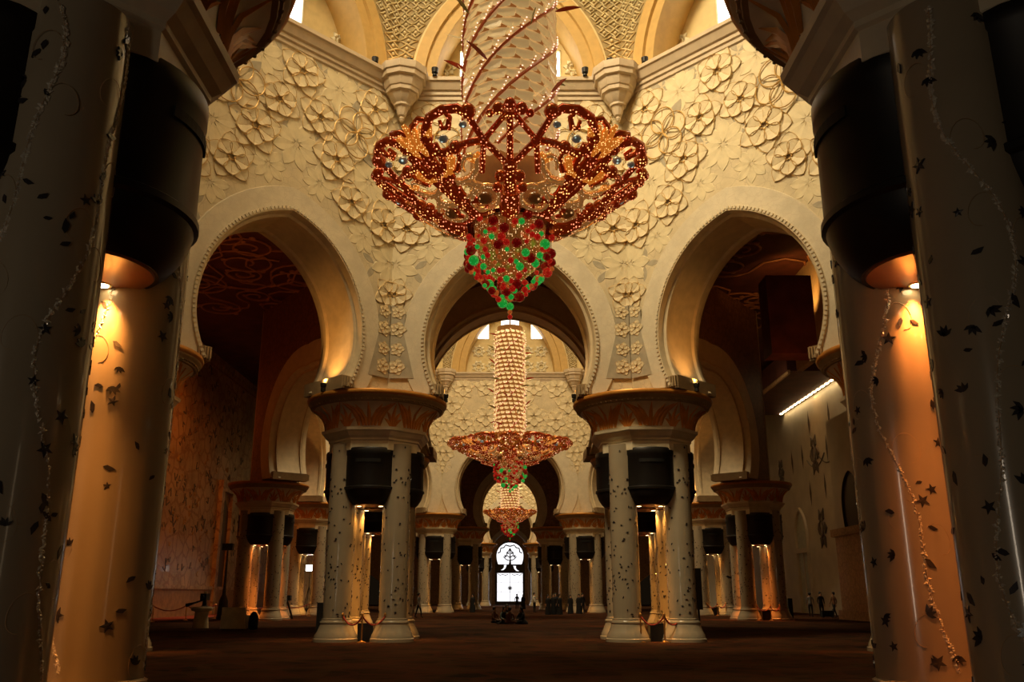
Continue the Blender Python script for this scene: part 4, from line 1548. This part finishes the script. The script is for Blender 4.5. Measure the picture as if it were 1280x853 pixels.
    def circ(cx, cs, rx, rsx, a0=0, a1=2 * pi, n=18):
        return [(cx + rx * cos(a0 + (a1 - a0) * i / n), cs + rsx * sin(a0 + (a1 - a0) * i / n)) for i in range(n + 1)]
    sec = {nm: MB() for nm in ('scrollwork', 'fan', 'gold_loop')}
    S, F, G = (sec[q] for q in ('scrollwork', 'fan', 'gold_loop'))
    blobs, leaves = [], []
    # main stem with finial
    T(S, [(0, 0.0), (0, 0.12), (0, 0.26)], 0.26, 8)
    T(S, [(0, 0.26), (0, 0.4), (0, 0.52)], 0.15, 8)
    T(S, [(0, 0.5), (0, 0.75), (0, 0.93)], 0.075, 6)
    for lx, s_, q in ((0, 0.98, 0.15), (-0.26, 0.95, 0.15), (0.26, 0.95, 0.15), (-0.45, 0.92, 0.10), (0.45, 0.92, 0.10), (0, 0.50, 0.19), (0.22, 0.40, 0.15), (-0.22, 0.40, 0.15),
                      (0.3, 0.29, 0.13), (-0.3, 0.29, 0.13)):
        S.ball(P(lx, s_), q * k, 8, 6)
    for sg in (1, -1):
        # loops beside the stem near the hub, with dark glass inside
        T(G, circ(sg * 0.60, 0.19, 0.36, 0.13), 0.075, 6)
        blobs.append(('dark_glass', M['smoke'], P(sg * 0.60, 0.19), 0.20 * k))
        T(G, circ(sg * 1.12, 0.34, 0.26, 0.09), 0.06, 6)
        # star of struts
        T(S, [(sg * 0.04, 0.5), (sg * 0.60, 0.72), (sg * 0.97, 0.93)], 0.085)
        T(S, [(sg * 0.05, 0.93), (sg * 0.60, 0.72), (sg * 0.66, 0.45)], 0.075)
        T(S, [(sg * 0.60, 0.72), (sg * 0.95, 0.715), (sg * 1.30, 0.70)], 0.09)
        S.ball(P(sg * 0.60, 0.72), 0.14 * k, 8, 5)
        # big rim scroll with curled ends
        T(S, [(sg * 0.97, 0.93), (sg * 1.2, 0.985), (sg * 1.58, 1.0), (sg * 1.92, 0.975), (sg * 2.10, 0.89), (sg * 2.06, 0.79), (sg * 1.86, 0.71), (sg * 1.55, 0.68), (sg * 1.30, 0.70)], 0.115, 8)
        S.ball(P(sg * 0.95, 0.95), 0.19 * k, 8, 6)
        T(S, [(sg * 1.55, 1.0), (sg * 1.40, 0.93), (sg * 1.46, 0.86), (sg * 1.62, 0.87), (sg * 1.66, 0.93)], 0.085, taper=True)
        T(S, [(sg * 2.0, 0.96), (sg * 2.25, 0.99), (sg * 2.45, 0.96), (sg * 2.5, 0.88)], 0.09, taper=True)
        T(S, [(sg * 1.30, 0.70), (sg * 1.20, 0.60), (sg * 1.30, 0.51), (sg * 1.48, 0.53), (sg * 1.46, 0.60)], 0.08, taper=True)
        T(S, [(sg * 2.06, 0.80), (sg * 1.95, 0.66), (sg * 1.75, 0.56), (sg * 1.62, 0.46)], 0.08)
        S.ball(P(sg * 1.30, 0.70), 0.17 * k, 8, 5)
        S.ball(P(sg * 2.08, 0.84), 0.17 * k, 8, 5)
        blobs.append(('crystal_drop', M['crystal'], P(sg * 1.08, 0.86), 0.10 * k))
        blobs.append(('crystal_drop', M['crystal'], P(sg * 1.60, 0.79), 0.12 * k))
        # pale gold leaf scrolls lower down
        T(G, [(sg * 0.78, 0.60), (sg * 0.78, 0.50), (sg * 0.92, 0.43), (sg * 1.15, 0.41), (sg * 1.4, 0.44)], 0.11, taper=True)
        T(G, circ(sg * 0.98, 0.54, 0.17, 0.075, -0.5, 4.0, 10), 0.07, taper=True)
        lf = MB()
        T(lf, [(sg * 0.72, 0.62), (sg * 0.86, 0.57), (sg * 1.02, 0.60)], 0.10, taper=True)
        leaves.append(lf.mesh('glass_leaf', M['fan'], 60))
        T(S, [(sg * 0.40, 0.05), (sg * 0.62, 0.03), (sg * 0.75, 0.04)], 0.10)
    # stem between two sectors with fan of orange glass
    h8 = pi / 4

    def PB(da, s_):
        r, z = bowl(s_, Rin, Rout, zhub, rise)
        return (r * cos(h8 + da * k / r), r * sin(h8 + da * k / r), z)
    for da, w0 in ((0, 0.13), (-0.14, 0.10), (0.14, 0.10)):
        S.tube([PB(da, 0.02), PB(da, 0.3), PB(da * 2.3, 0.58), PB(da * 3.4, 0.78)], [w0 * k, w0 * k, w0 * k, w0 * k * 0.7], 7)
    for q in range(7):
        da = (q - 3) * 0.16
        F.tube([PB(0, 0.70), PB(da * 0.9, 0.86), PB(da * 1.35, 1.0 - abs(q - 3) * 0.03)], [0.06 * k, 0.13 * k, 0.05 * k], 7)
    for sg in (1, -1):
        F.tube([PB(0, 0.5), PB(sg * 0.35, 0.53), PB(sg * 0.6, 0.62), PB(sg * 0.55, 0.70)], [0.06 * k, 0.12 * k, 0.10 * k, 0.04 * k], 7)
        G.tube([PB(0, 0.42), PB(sg * 0.5, 0.40), PB(sg * 0.75, 0.33), PB(sg * 0.6, 0.26), PB(sg * 0.4, 0.29)], [0.05 * k, 0.09 * k, 0.09 * k, 0.06 * k, 0.04 * k], 7)
        S.tube([PB(0, 0.18), PB(sg * 0.35, 0.20), PB(sg * 0.55, 0.14), PB(sg * 0.4, 0.08)], [0.06 * k, 0.09 * k, 0.08 * k, 0.05 * k], 7)
    meshes = {q: sec[q].mesh(q, M[q], 60) for q in sec}
    bm_ = [(nm, MB().ball(c_, r_, 8, 6, 0.8).mesh(nm, m_, 80)) for nm, m_, c_, r_ in blobs]
    for i in range(4):
        a = 2 * pi * i / 4 - pi / 2
        for nm, q in (('scroll', 'scrollwork'), ('glass_fan', 'fan'), ('gold_loop', 'gold_loop')):
            link(nm, meshes[q], dish, None, a)
        for me in leaves:
            link('glass_leaf', me, dish, None, a)
        for nm, me in bm_:
            link(nm, me, dish, None, a)
    if not detail:
        # seen from afar the dish reads as a dense shell of glittering glass
        g = MB()
        for q in range(900):
            s_ = sqrt(rr.random())
            r, z = bowl(s_, Rin, Rout, zhub, rise)
            a = rr.uniform(0, 2 * pi)
            g.ball((r * cos(a), r * sin(a), z + rr.uniform(-0.08, 0.12)), rr.uniform(0.09, 0.17), 5, 3)
        stuff(g.build('glass_nugget', M['nugget'], dish))
    # gold lantern under the hub, hung with coloured beads
    ln = MB().lathe([(0.02, zb + 0.9), (Rin * 0.32, zb + 1.05), (Rin * 0.62, zb + (zhub - zb) * 0.55), (Rin * 0.80, zb + (zhub - zb) * 0.75), (Rin * 0.86, zhub - 0.02)], 28)
    lantern = ln.build('lantern', M['glitter'], t, 60)
    H = zhub - zb
    beads = []
    tries = 0
    want = 190 if detail else 120
    while len(beads) < want and tries < 9000:
        tries += 1
        v = rr.random()
        z = zb + H * (0.24 + 0.72 * v)
        u = (z - zb) / H
        rmax = Rin * (1.0 if u > 0.55 else 0.16 + 0.84 * (u - 0.2) / 0.35)
        a = rr.uniform(0, 2 * pi)
        rad = rr.choice([0.058, 0.065, 0.075, 0.085, 0.105, 0.13]) * (1 if detail else 1.35)
        p = Vector((rmax * cos(a), rmax * sin(a), z + 0.12 * sin(5 * a)))
        if u > 0.8 and rr.random() < 0.5:
            continue
        if all((p - b).length > 0.82 * (rad + r0) for b, r0 in beads):
            beads.append((p, rad))
    cols = []
    for p, rad in beads:
        g = rr.random()
        c_ = 2 if g < 0.22 else (1 if rad > 0.09 and g < 0.75 else (3 if rad < 0.07 and g < 0.62 else 0))
        cols.append(c_)
    tail = [(H * 0.215, 0.075, 3), (H * 0.135, 0.10, 2), (H * 0.075, 0.06, 3), (H * 0.025, 0.065, 0)]
    for dzz, rad, c_ in tail:
        beads.append((Vector((0, 0, zb + dzz)), rad))
        cols.append(c_)
    for (p, rad), c_ in zip(beads, cols):
        o = link('bead', BALL[c_], lantern, p)
        o.scale = (rad, rad, rad)
    MB().tube([(0, 0, ztop - 0.3), (0, 0, 42.4)], 0.06, 8).build('suspension_rod', M['brass'], t)
    wires = MB()
    wires.tube([(0, 0, zb), (0, 0, zhub)], 0.012, 5)
    for p, rad in beads[::2]:
        wires.tube([(p.x, p.y, p.z), (p.x * 0.98, p.y * 0.98, zhub - 0.03)], 0.004, 3, caps=False)
    wires.build('bead_wire', M['bronze'], t)
    return t


M['nugget'] = mat('red_gold_nugget', (0.55, 0.17, 0.03), 0.12, metal=0.6, var=0.5, scale=8, dark=(0.5, 0.28, 0.06))
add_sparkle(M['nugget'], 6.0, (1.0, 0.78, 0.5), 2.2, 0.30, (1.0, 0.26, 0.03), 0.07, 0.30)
chandelier('great red and gold openwork chandelier with hanging coloured beads in the near hall', 0, 20.65, 1.06, 3.50, 8.12, 10.55, 1.50, 1.20, 24.5, True, 5)
chandelier('second glittering chandelier, seen through the central arch in the middle hall', 0, 67.0, 1.22, 4.70, 8.75, 11.3, 1.45, 1.18, 22.0, False, 9)
chandelier('third and smallest looking chandelier, hanging before the bright end window', 0, 117.5, 1.06, 3.50, 8.3, 10.9, 1.2, 1.20, 18.0, False, 12)
light('chandelier_glow', 'POINT', (0, 20.65, 13.2), 90, (1.0, 0.55, 0.2), 0.3)
light('chandelier_glow', 'POINT', (0, 67, 13.6), 200, (1.0, 0.55, 0.2), 0.3)

# ------------------------------------------------------------------ posts, ropes, props
def stanchion_barrier(label, x, y, rz, n=3, gap=0.75):
    t = thing('rope_barrier', label, 'barrier', (x, y, 0), rz)
    pm = MB().lathe([(0.16, 0), (0.16, 0.02), (0.05, 0.06), (0.025, 0.08), (0.025, 0.88), (0.05, 0.90), (0.05, 0.95), (0.02, 0.99)], 12).mesh('post', M['brass'], 40)
    offs = [(-gap, 0.15), (0, -0.2), (gap, 0.15), (1.4 * gap, 0.5)][:n]
    for u, v in offs:
        link('post', pm, t, (u, v, 0))
    for (u0, v0), (u1, v1) in zip(offs, offs[1:]):
        MB().tube([(u0 + (u1 - u0) * i / 10, v0 + (v1 - v0) * i / 10, 0.88 - 0.30 * (1 - ((i - 5) / 5) ** 2)) for i in range(11)], 0.03, 6).build('rope', M['rope'], t, 60)
    bn = MB().box(-0.28, 0.28, 0.55, 0.85, 0.0, 0.62)
    bn.build('box', M['metal_black'], t)
    return t


stanchion_barrier('brass posts with red ropes before the left central columns', -5.15, 32.4, 0.0)
stanchion_barrier('brass posts with red ropes before the right central columns', 5.35, 32.4, 0.15)
stanchion_barrier('small rope barrier before the orange lit column in the right aisle', 16.7, 59.2, 0.1)
stanchion_barrier('small rope barrier before the columns at the right edge of the central cluster', 16.5, 73.3, 0.0)
t = thing('rope_barrier', 'long low rope barrier along the left wall by the beige chairs', 'barrier', (-20.5, 60, 0))
pm = MB().lathe([(0.16, 0), (0.16, 0.02), (0.03, 0.06), (0.03, 0.9), (0.06, 0.93), (0.02, 1.0)], 10).mesh('post', M['brass'], 40)
bp_ = [(-1.2, -4), (-0.6, 0), (0, 4), (1.2, 7), (3.2, 9), (5.0, 11)]
for u, v in bp_:
    link('post', pm, t, (u, v, 0))
for (u0, v0), (u1, v1) in zip(bp_, bp_[1:]):
    MB().tube([(u0 + (u1 - u0) * i / 10, v0 + (v1 - v0) * i / 10, 0.92 - 0.3 * (1 - ((i - 5) / 5) ** 2)) for i in range(11)], 0.035, 6).build('rope', M['rope'], t, 60)


def line_speaker(label, x, y, h, w_=0.22):
    t = thing('column_speaker', label, 'speaker', (x, y, 0))
    MB().lathe([(0.24, 0), (0.24, 0.03), (0.05, 0.06)], 14).build('foot', M['metal_black'], t, 40)
    z0 = 0.05 if h < 1.8 else h * 0.42
    MB().lathe([(0.045, 0.05), (0.045, z0 + 0.02)], 10).build('pole', M['metal_black'], t, 40)
    MB().box(-w_, w_, -0.13, 0.13, z0, h).build('cabinet', M['metal_black'], t)
    MB().box(-w_ + 0.03, w_ - 0.03, -0.15, -0.13, z0 + 0.04, h - 0.04).build('grille', M['grille'], t)
    return t


line_speaker('low black column speaker left of the left central columns', -6.8, 33.0, 1.33, 0.10)
line_speaker('tall black column speaker right of the right central columns', 6.95, 33.9, 2.55, 0.14)
line_speaker('short black speaker post right of the orange lit column', 19.5, 64.0, 1.35, 0.16)
t = thing('lectern', 'thin black stand with slanted top left of the orange lit column', 'stand', (16.0, 65.5, 0))
t.location = (15.35, 62.6, 0)
MB().lathe([(0.25, 0), (0.25, 0.04), (0.07, 0.1), (0.07, 2.55), (0.05, 2.6)], 12).build('pole', M['metal_black'], t, 40)
MB().box(-0.38, 0.38, -0.16, 0.16, -0.05, 0.05, Matrix.Translation((-0.1, 0, 2.68)) @ Matrix.Rotation(0.35, 4, 'Y')).build('slanted_top', M['metal_black'], t)
t = thing('floor_stand', 'tall black stand with a small box on top by the left wall door', 'stand', (-19.2, 61.5, 0))
MB().lathe([(0.4, 0), (0.4, 0.05), (0.3, 1.2), (0.14, 1.6), (0.10, 2.1), (0.06, 4.2), (0.04, 4.5)], 12).build('pole', M['metal_black'], t, 40)
MB().box(-0.35, 0.35, -0.2, 0.2, 4.5, 4.95).build('top_box', M['metal_black'], t)


def armchair(label, x, y, rz):
    t = thing('armchair', label, 'chair', (x, y, 0), rz)
    MB().box(-0.42, 0.42, -0.40, 0.40, 0.08, 0.46).build('seat', M['cloth_beige'], t)
    b = MB().box(-0.55, 0.55, 0.32, 0.58, 0.05, 1.02)
    b.build('backrest', M['cloth_beige'], t)
    for s in (1, -1):
        MB().box(s * 0.50 - 0.10, s * 0.50 + 0.10, -0.42, 0.50, 0.05, 0.66).build('arm', M['cloth_beige'], t)
    for sx in (1, -1):
        for sy in (1, -1):
            MB().box(sx * 0.45 - 0.04, sx * 0.45 + 0.04, sy * 0.35 - 0.04, sy * 0.35 + 0.04, 0, 0.09).build('leg', M['metal_black'], t)
    return t


armchair('beige covered armchair with its back turned, right of the left wall door', -13.1, 44.2, pi)
bg = MB()
bg.lathe([(0.16, 0.0), (0.26, 0.06), (0.28, 0.3), (0.24, 0.62), (0.1, 0.8), (0.02, 0.82)], 12, sx=0.8, sy=1.3)
bg = bg.build('dark_bag', M['cloth_black'], None, 50)
bg.location = (-12.25, 44.1, 0)
tag(bg, 'dark bag standing against the right side of the beige armchair', 'bag')
t = thing('stool', 'low beige draped stool by the left wall carrying a dark camera', 'stool', (-15.4, 46.0, 0))
MB().lathe([(0.40, 0.0), (0.34, 0.5), (0.32, 0.78), (0.50, 0.84), (0.54, 0.95), (0.46, 1.02), (0.02, 1.03)], 14).build('drape', M['cloth_beige'], t, 40)
t = thing('camera', 'dark video camera standing on the beige draped stool', 'camera', (-15.3, 46.0, 1.032))
MB().lathe([(0.2, 0), (0.12, 0.05), (0.09, 0.3), (0.02, 0.31)], 10).build('mount', M['metal_black'], t, 40)
MB().box(-0.15, 0.15, -0.28, 0.28, 0.30, 0.62).build('body', M['metal_black'], t)
MB().tube([(0, -0.28, 0.46), (0, -0.5, 0.46)], 0.09, 10).build('lens', M['metal_black'], t, 40)
MB().tube([(-0.1, 0, 0.3), (-0.55, 0.1, 0.16), (-0.95, 0.12, 0.05)], [0.04, 0.05, 0.10], 6).build('handle', M['metal_black'], t, 40)
MB().box(-0.03, 0.03, -0.15, 0.15, 0.62, 0.72).build('top_grip', M['chrome'], t)


def tripod(t, h, m='metal_black', spread=0.55):
    for k in range(3):
        a = 2 * pi * k / 3 + 0.5
        MB().tube([(0, 0, h * 0.62), (spread * cos(a), spread * sin(a), 0.02)], 0.03, 6).build('leg', M[m], t)
    MB().tube([(0, 0, h * 0.55), (0, 0, h)], 0.03, 6).build('pole', M[m], t)


for x, y, lab in ((-18.9, 82.0, 'left one of two white video lights on stands in the left aisle'), (-17.6, 80.0, 'right one of two white video lights on stands, square and brightest')):
    t = thing('video_light', lab, 'lamp', (x, y, 0))
    tripod(t, 3.7)
    MB().box(-0.38, 0.38, -0.10, 0.12, 3.55, 4.15).build('housing', M['metal_black'], t)
    MB().box(-0.33, 0.33, -0.13, -0.10, 3.60, 4.10).build('panel', M['bright'], t)
t = thing('tripod', 'dark low camera tripod with bag between the left aisle columns', 'tripod', (-15.4, 63.2, 0))
for k in range(3):
    a = 2 * pi * k / 3 + 0.5
    MB().tube([(0, 0, 1.35), (0.5 * cos(a), 0.5 * sin(a), 0.02)], 0.07, 6).build('leg', M['metal_black'], t)
MB().box(-0.3, 0.3, -0.2, 0.25, 1.2, 1.55).build('head', M['metal_black'], t)

# ------------------------------------------------------------------ people
def person(label, x, y, rz, h, top, bottom, pose='stand', robe=False, hairm='hair', group=None, hold=None):
    """one continuous skinned body; clothing colours follow the body, hair and robe are children"""
    k = h / 1.75
    V, E, Rd = [], [], []

    def add(p, r, parent=None):
        V.append(Vector(p))
        Rd.append(r)
        if parent is not None:
            E.append((parent, len(V) - 1))
        return len(V) - 1
    sit = pose == 'sit'
    hz = 0.16 if sit else 0.93
    lean = 0.12 if sit else 0.0
    pel = add((0, 0, hz), 0.145)
    wa = add((0, -lean * 0.4, hz + 0.17), 0.125, pel)
    ch = add((0, -lean * 0.8, hz + 0.36), 0.15, wa)
    ne = add((0, -lean, hz + 0.53), 0.062, ch)
    hd = add((0, -lean - 0.01, hz + 0.63), 0.085, ne)
    tp = add((0, -lean - 0.01, hz + 0.75), 0.082, hd)
    no = add((0, -lean - 0.105, hz + 0.655), 0.018, hd)
    for s in (1, -1):
        sh = add((s * 0.19, -lean * 0.85, hz + 0.45), 0.062, ch)
        if sit:
            el = add((s * 0.26, -lean - 0.10, hz + 0.20), 0.045, sh)
            wr_ = add((s * 0.14, -lean - 0.30, hz + 0.10), 0.030, el)
            d = Vector((-s * 0.3, -0.9, -0.1)).normalized()
        elif pose == 'hold':
            el = add((s * 0.25, -0.02, hz + 0.20), 0.045, sh)
            wr_ = add((s * 0.14, -0.24, hz + 0.27), 0.030, el)
            d = Vector((-s * 0.4, -0.8, 0.2)).normalized()
        elif pose == 'walk':
            el = add((s * 0.24, s * 0.06, hz + 0.19), 0.045, sh)
            wr_ = add((s * 0.25, s * 0.10 - 0.10, hz - 0.04), 0.030, el)
            d = Vector((0, -0.15, -1)).normalized()
        else:
            el = add((s * 0.245, 0.02, hz + 0.19), 0.045, sh)
            wr_ = add((s * 0.25, -0.04, hz - 0.05), 0.030, el)
            d = Vector((0, -0.1, -1)).normalized()
        pa = add(V[wr_] + d * 0.07, 0.030, wr_)
        side = d.cross(Vector((1, 0, 0)))
        side.normalize()
        for q, ln_ in enumerate((0.075, 0.085, 0.08, 0.062)):
            f1 = add(V[pa] + side * (q - 1.5) * 0.019 + d * 0.03, 0.009, pa)
            f2 = add(V[f1] + d * ln_ * 0.55 + Vector((-s * 0.008, 0, 0)), 0.008, f1)
            add(V[f2] + d * ln_ * 0.45 + Vector((-s * 0.018, 0, 0)), 0.007, f2)
        th_ = add(V[wr_] + d * 0.04 + side * -0.04, 0.010, pa)
        add(V[th_] + d * 0.045 - side * 0.02, 0.009, th_)
        if sit:
            hp = add((s * 0.10, -0.02, hz), 0.095, pel)
            kn = add((s * 0.34, -0.34, 0.17), 0.065, hp)
            an = add((s * -0.02, -0.38 - 0.05 * s, 0.07), 0.042, kn)
            add((s * -0.14, -0.40 - 0.05 * s, 0.05), 0.035, an)
        else:
            st = 0.20 * s if pose == 'walk' else 0.02 * s
            hp = add((s * 0.09, 0, hz - 0.07), 0.098, pel)
            kn = add((s * 0.10, -st * 0.6 - 0.02, 0.49), 0.062, hp)
            an = add((s * 0.10, -st * 0.9 + (0.06 if pose == 'walk' and s < 0 else 0.0), 0.08), 0.040, kn)
            add((s * 0.12, -st * 0.9 - 0.14, 0.035), 0.034, an)
    me = bpy.data.meshes.new('person')
    me.from_pydata([v * k for v in V], E, [])
    o = bpy.data.objects.new('person_tmp', me)
    C.objects.link(o)
    sk = o.modifiers.new('skin', 'SKIN')
    sk.use_smooth_shade = True
    for i, sv in enumerate(me.skin_vertices[0].data):
        sv.radius = (Rd[i] * k, Rd[i] * k * (0.8 if i in (0, 1, 2) else 1.0))
        sv.use_root = i == 0
    ss = o.modifiers.new('sub', 'SUBSURF')
    ss.levels = 1
    ss.render_levels = 1
    dg = bpy.context.evaluated_depsgraph_get()
    me2 = bpy.data.meshes.new_from_object(o.evaluated_get(dg))
    bpy.data.objects.remove(o)
    me2.materials.clear()
    for q in ('skin', top, bottom):
        me2.materials.append(M[q])
    hands = [V[i] for i in range(len(V)) if Rd[i] <= 0.0301]
    for p in me2.polygons:
        c_ = p.center / k
        sk_ = c_.z > hz + 0.53 or any((c_ - hh).length < 0.05 for hh in hands)
        leg_ = (c_.z < hz - 0.02) and abs(c_.x) < 0.2 if not sit else c_.y < -0.02 - lean and c_.z < hz + 0.1 or c_.z < hz - 0.02
        p.material_index = 0 if sk_ else (2 if leg_ else 1)
        p.use_smooth = True
    b = link('person', me2, None, (x, y, 0), rz)
    tag(b, label, 'person', group)
    hm = MB()
    hm.ball((0, 0, 0), 0.108, 12, 8, 1.1)
    hm.v = [(px * k, (py - lean + 0.025) * k, (pz + hz + 0.72) * k) for px, py, pz in hm.v]
    hm.build('headscarf' if robe else 'hair', M[hairm], b, 60)
    ey = MB()
    for s in (1, -1):
        ey.ball((s * 0.034 * k, (-lean - 0.092) * k, (hz + 0.685) * k), 0.011 * k, 6, 4)
    ey.build('eyes', M['hair'], b)
    MB().box(-0.024 * k, 0.024 * k, (-lean - 0.10) * k, (-lean - 0.085) * k, (hz + 0.60) * k, (hz + 0.609) * k).build('mouth', M['cloth_brown'], b)
    if robe:
        if sit:
            prof = [(0.46, 0.0), (0.44, 0.12), (0.26, 0.28), (0.20, 0.5), (0.21, 0.6), (0.10, 0.68)]
        else:
            prof = [(0.30, 0.02), (0.27, 0.4), (0.24, 0.8), (0.22, 1.1), (0.23, 1.3), (0.20, 1.40), (0.09, 1.47)]
        rb = MB().lathe([(r * k, z * k) for r, z in prof], 16, 0, -lean * 0.6 * k, sx=1.0, sy=0.8)
        rb.build('robe', M[bottom], b, 60)
        vl = MB().lathe([(0.19 * k, (hz + 0.46) * k), (0.13 * k, (hz + 0.56) * k), (0.118 * k, (hz + 0.68) * k), (0.10 * k, (hz + 0.80) * k), (0.01, (hz + 0.835) * k)], 12, 0, (-lean + 0.02) * k, a0=0.0, a1=pi)
        vl.build('veil', M[bottom], b, 60)
    return b


person('person sitting cross-legged on the carpet, leftmost of the seated circle, in dark brown', -0.95, 51.6, 0.9, 1.7, 'cloth_brown', 'cloth_black', 'sit')
person('person sitting in the seated circle in dark teal, second from its left end', -0.35, 52.8, 0.3, 1.7, 'cloth_teal', 'cloth_black', 'sit', robe=True)
person('person sitting in the middle of the circle facing the near chandelier, in rust brown', -0.05, 50.9, 2.8, 1.68, 'cloth_brown', 'cloth_brown', 'sit')
person('person in black sitting at the right end of the circle on the carpet', 0.72, 52.2, -1.0, 1.66, 'cloth_black', 'cloth_black', 'sit', robe=True)
person('person behind the seated circle leaning in, just left of the window axis', -0.20, 56.0, 0.2, 1.85, 'cloth_navy', 'cloth_black', 'sit')
person('dark dressed person standing before the bright window, left one of the pair', 0.78, 102.0, 0.2, 1.68, 'cloth_black', 'cloth_black', 'stand')
person('person in a long black robe before the right edge of the bright window', 1.50, 104.0, -0.3, 1.62, 'cloth_black', 'cloth_black', 'stand', robe=True)
person('person in white shirt and dark trousers with arms raised, right of the window', 2.25, 85.0, 1.0, 1.78, 'cloth_white', 'cloth_black', 'hold')
person('person in black robe at the left of the black-clad group before the right columns', 3.15, 75.8, 0.4, 1.60, 'cloth_black', 'cloth_black', 'stand', robe=True)
person('person in black robe in the middle of the black-clad group before the right columns', 3.62, 76.4, -0.2, 1.66, 'cloth_black', 'cloth_black', 'stand', robe=True)
person('person in dark robe at the right of the black-clad group of four', 4.12, 75.9, 0.9, 1.62, 'cloth_black', 'cloth_black', 'stand', robe=True)
person('person in navy standing behind the black-clad group of four', 3.85, 77.6, 0.0, 1.72, 'cloth_navy', 'cloth_black', 'stand')
person('slender black robed person standing alone between the two black-clad groups', 5.25, 79.6, 0.2, 1.58, 'cloth_black', 'cloth_black', 'stand', robe=True)
person('broad black robed person in front of the far right column cluster', 5.95, 79.2, -0.3, 1.64, 'cloth_black', 'cloth_black', 'stand', robe=True)
person('person in black close beside the broad black robed one at the far right columns', 6.35, 80.2, 0.6, 1.72, 'cloth_black', 'cloth_black', 'stand')
person('dark person standing by the far left columns of the middle hall', -3.45, 84.5, -0.4, 1.66, 'cloth_black', 'cloth_black', 'stand', robe=True)
person('person with pale top walking right behind the left central column cluster', -6.55, 66.0, 1.2, 1.72, 'cloth_grey', 'cloth_black', 'walk')
person('person in pale shirt and dark trousers standing in the right aisle, leftmost of three', 22.3, 68.2, 2.9, 1.76, 'cloth_grey', 'cloth_black', 'stand')
person('person all in black standing in the middle of the three in the right aisle', 22.9, 67.6, 0.2, 1.80, 'cloth_black', 'cloth_black', 'stand')
person('person striding with a dark case in the right aisle, rightmost of three', 23.35, 66.2, -1.3, 1.78, 'cloth_brown', 'cloth_black', 'walk')
t = thing('rolling_case', 'low dark rolling case on the carpet behind the striding person', 'suitcase', (22.95, 66.6, 0))
MB().box(-0.42, 0.42, -0.2, 0.2, 0.06, 0.48).build('case', M['cloth_black'], t)
MB().tube([(0.35, 0, 0.48), (0.55, 0, 0.75)], 0.02, 6).build('handle', M['metal_black'], t)
for s in (1, -1):
    MB().tube([(s * 0.32, -0.12, 0.05), (s * 0.32, 0.12, 0.05)], 0.05, 8).build('wheel', M['metal_black'], t)
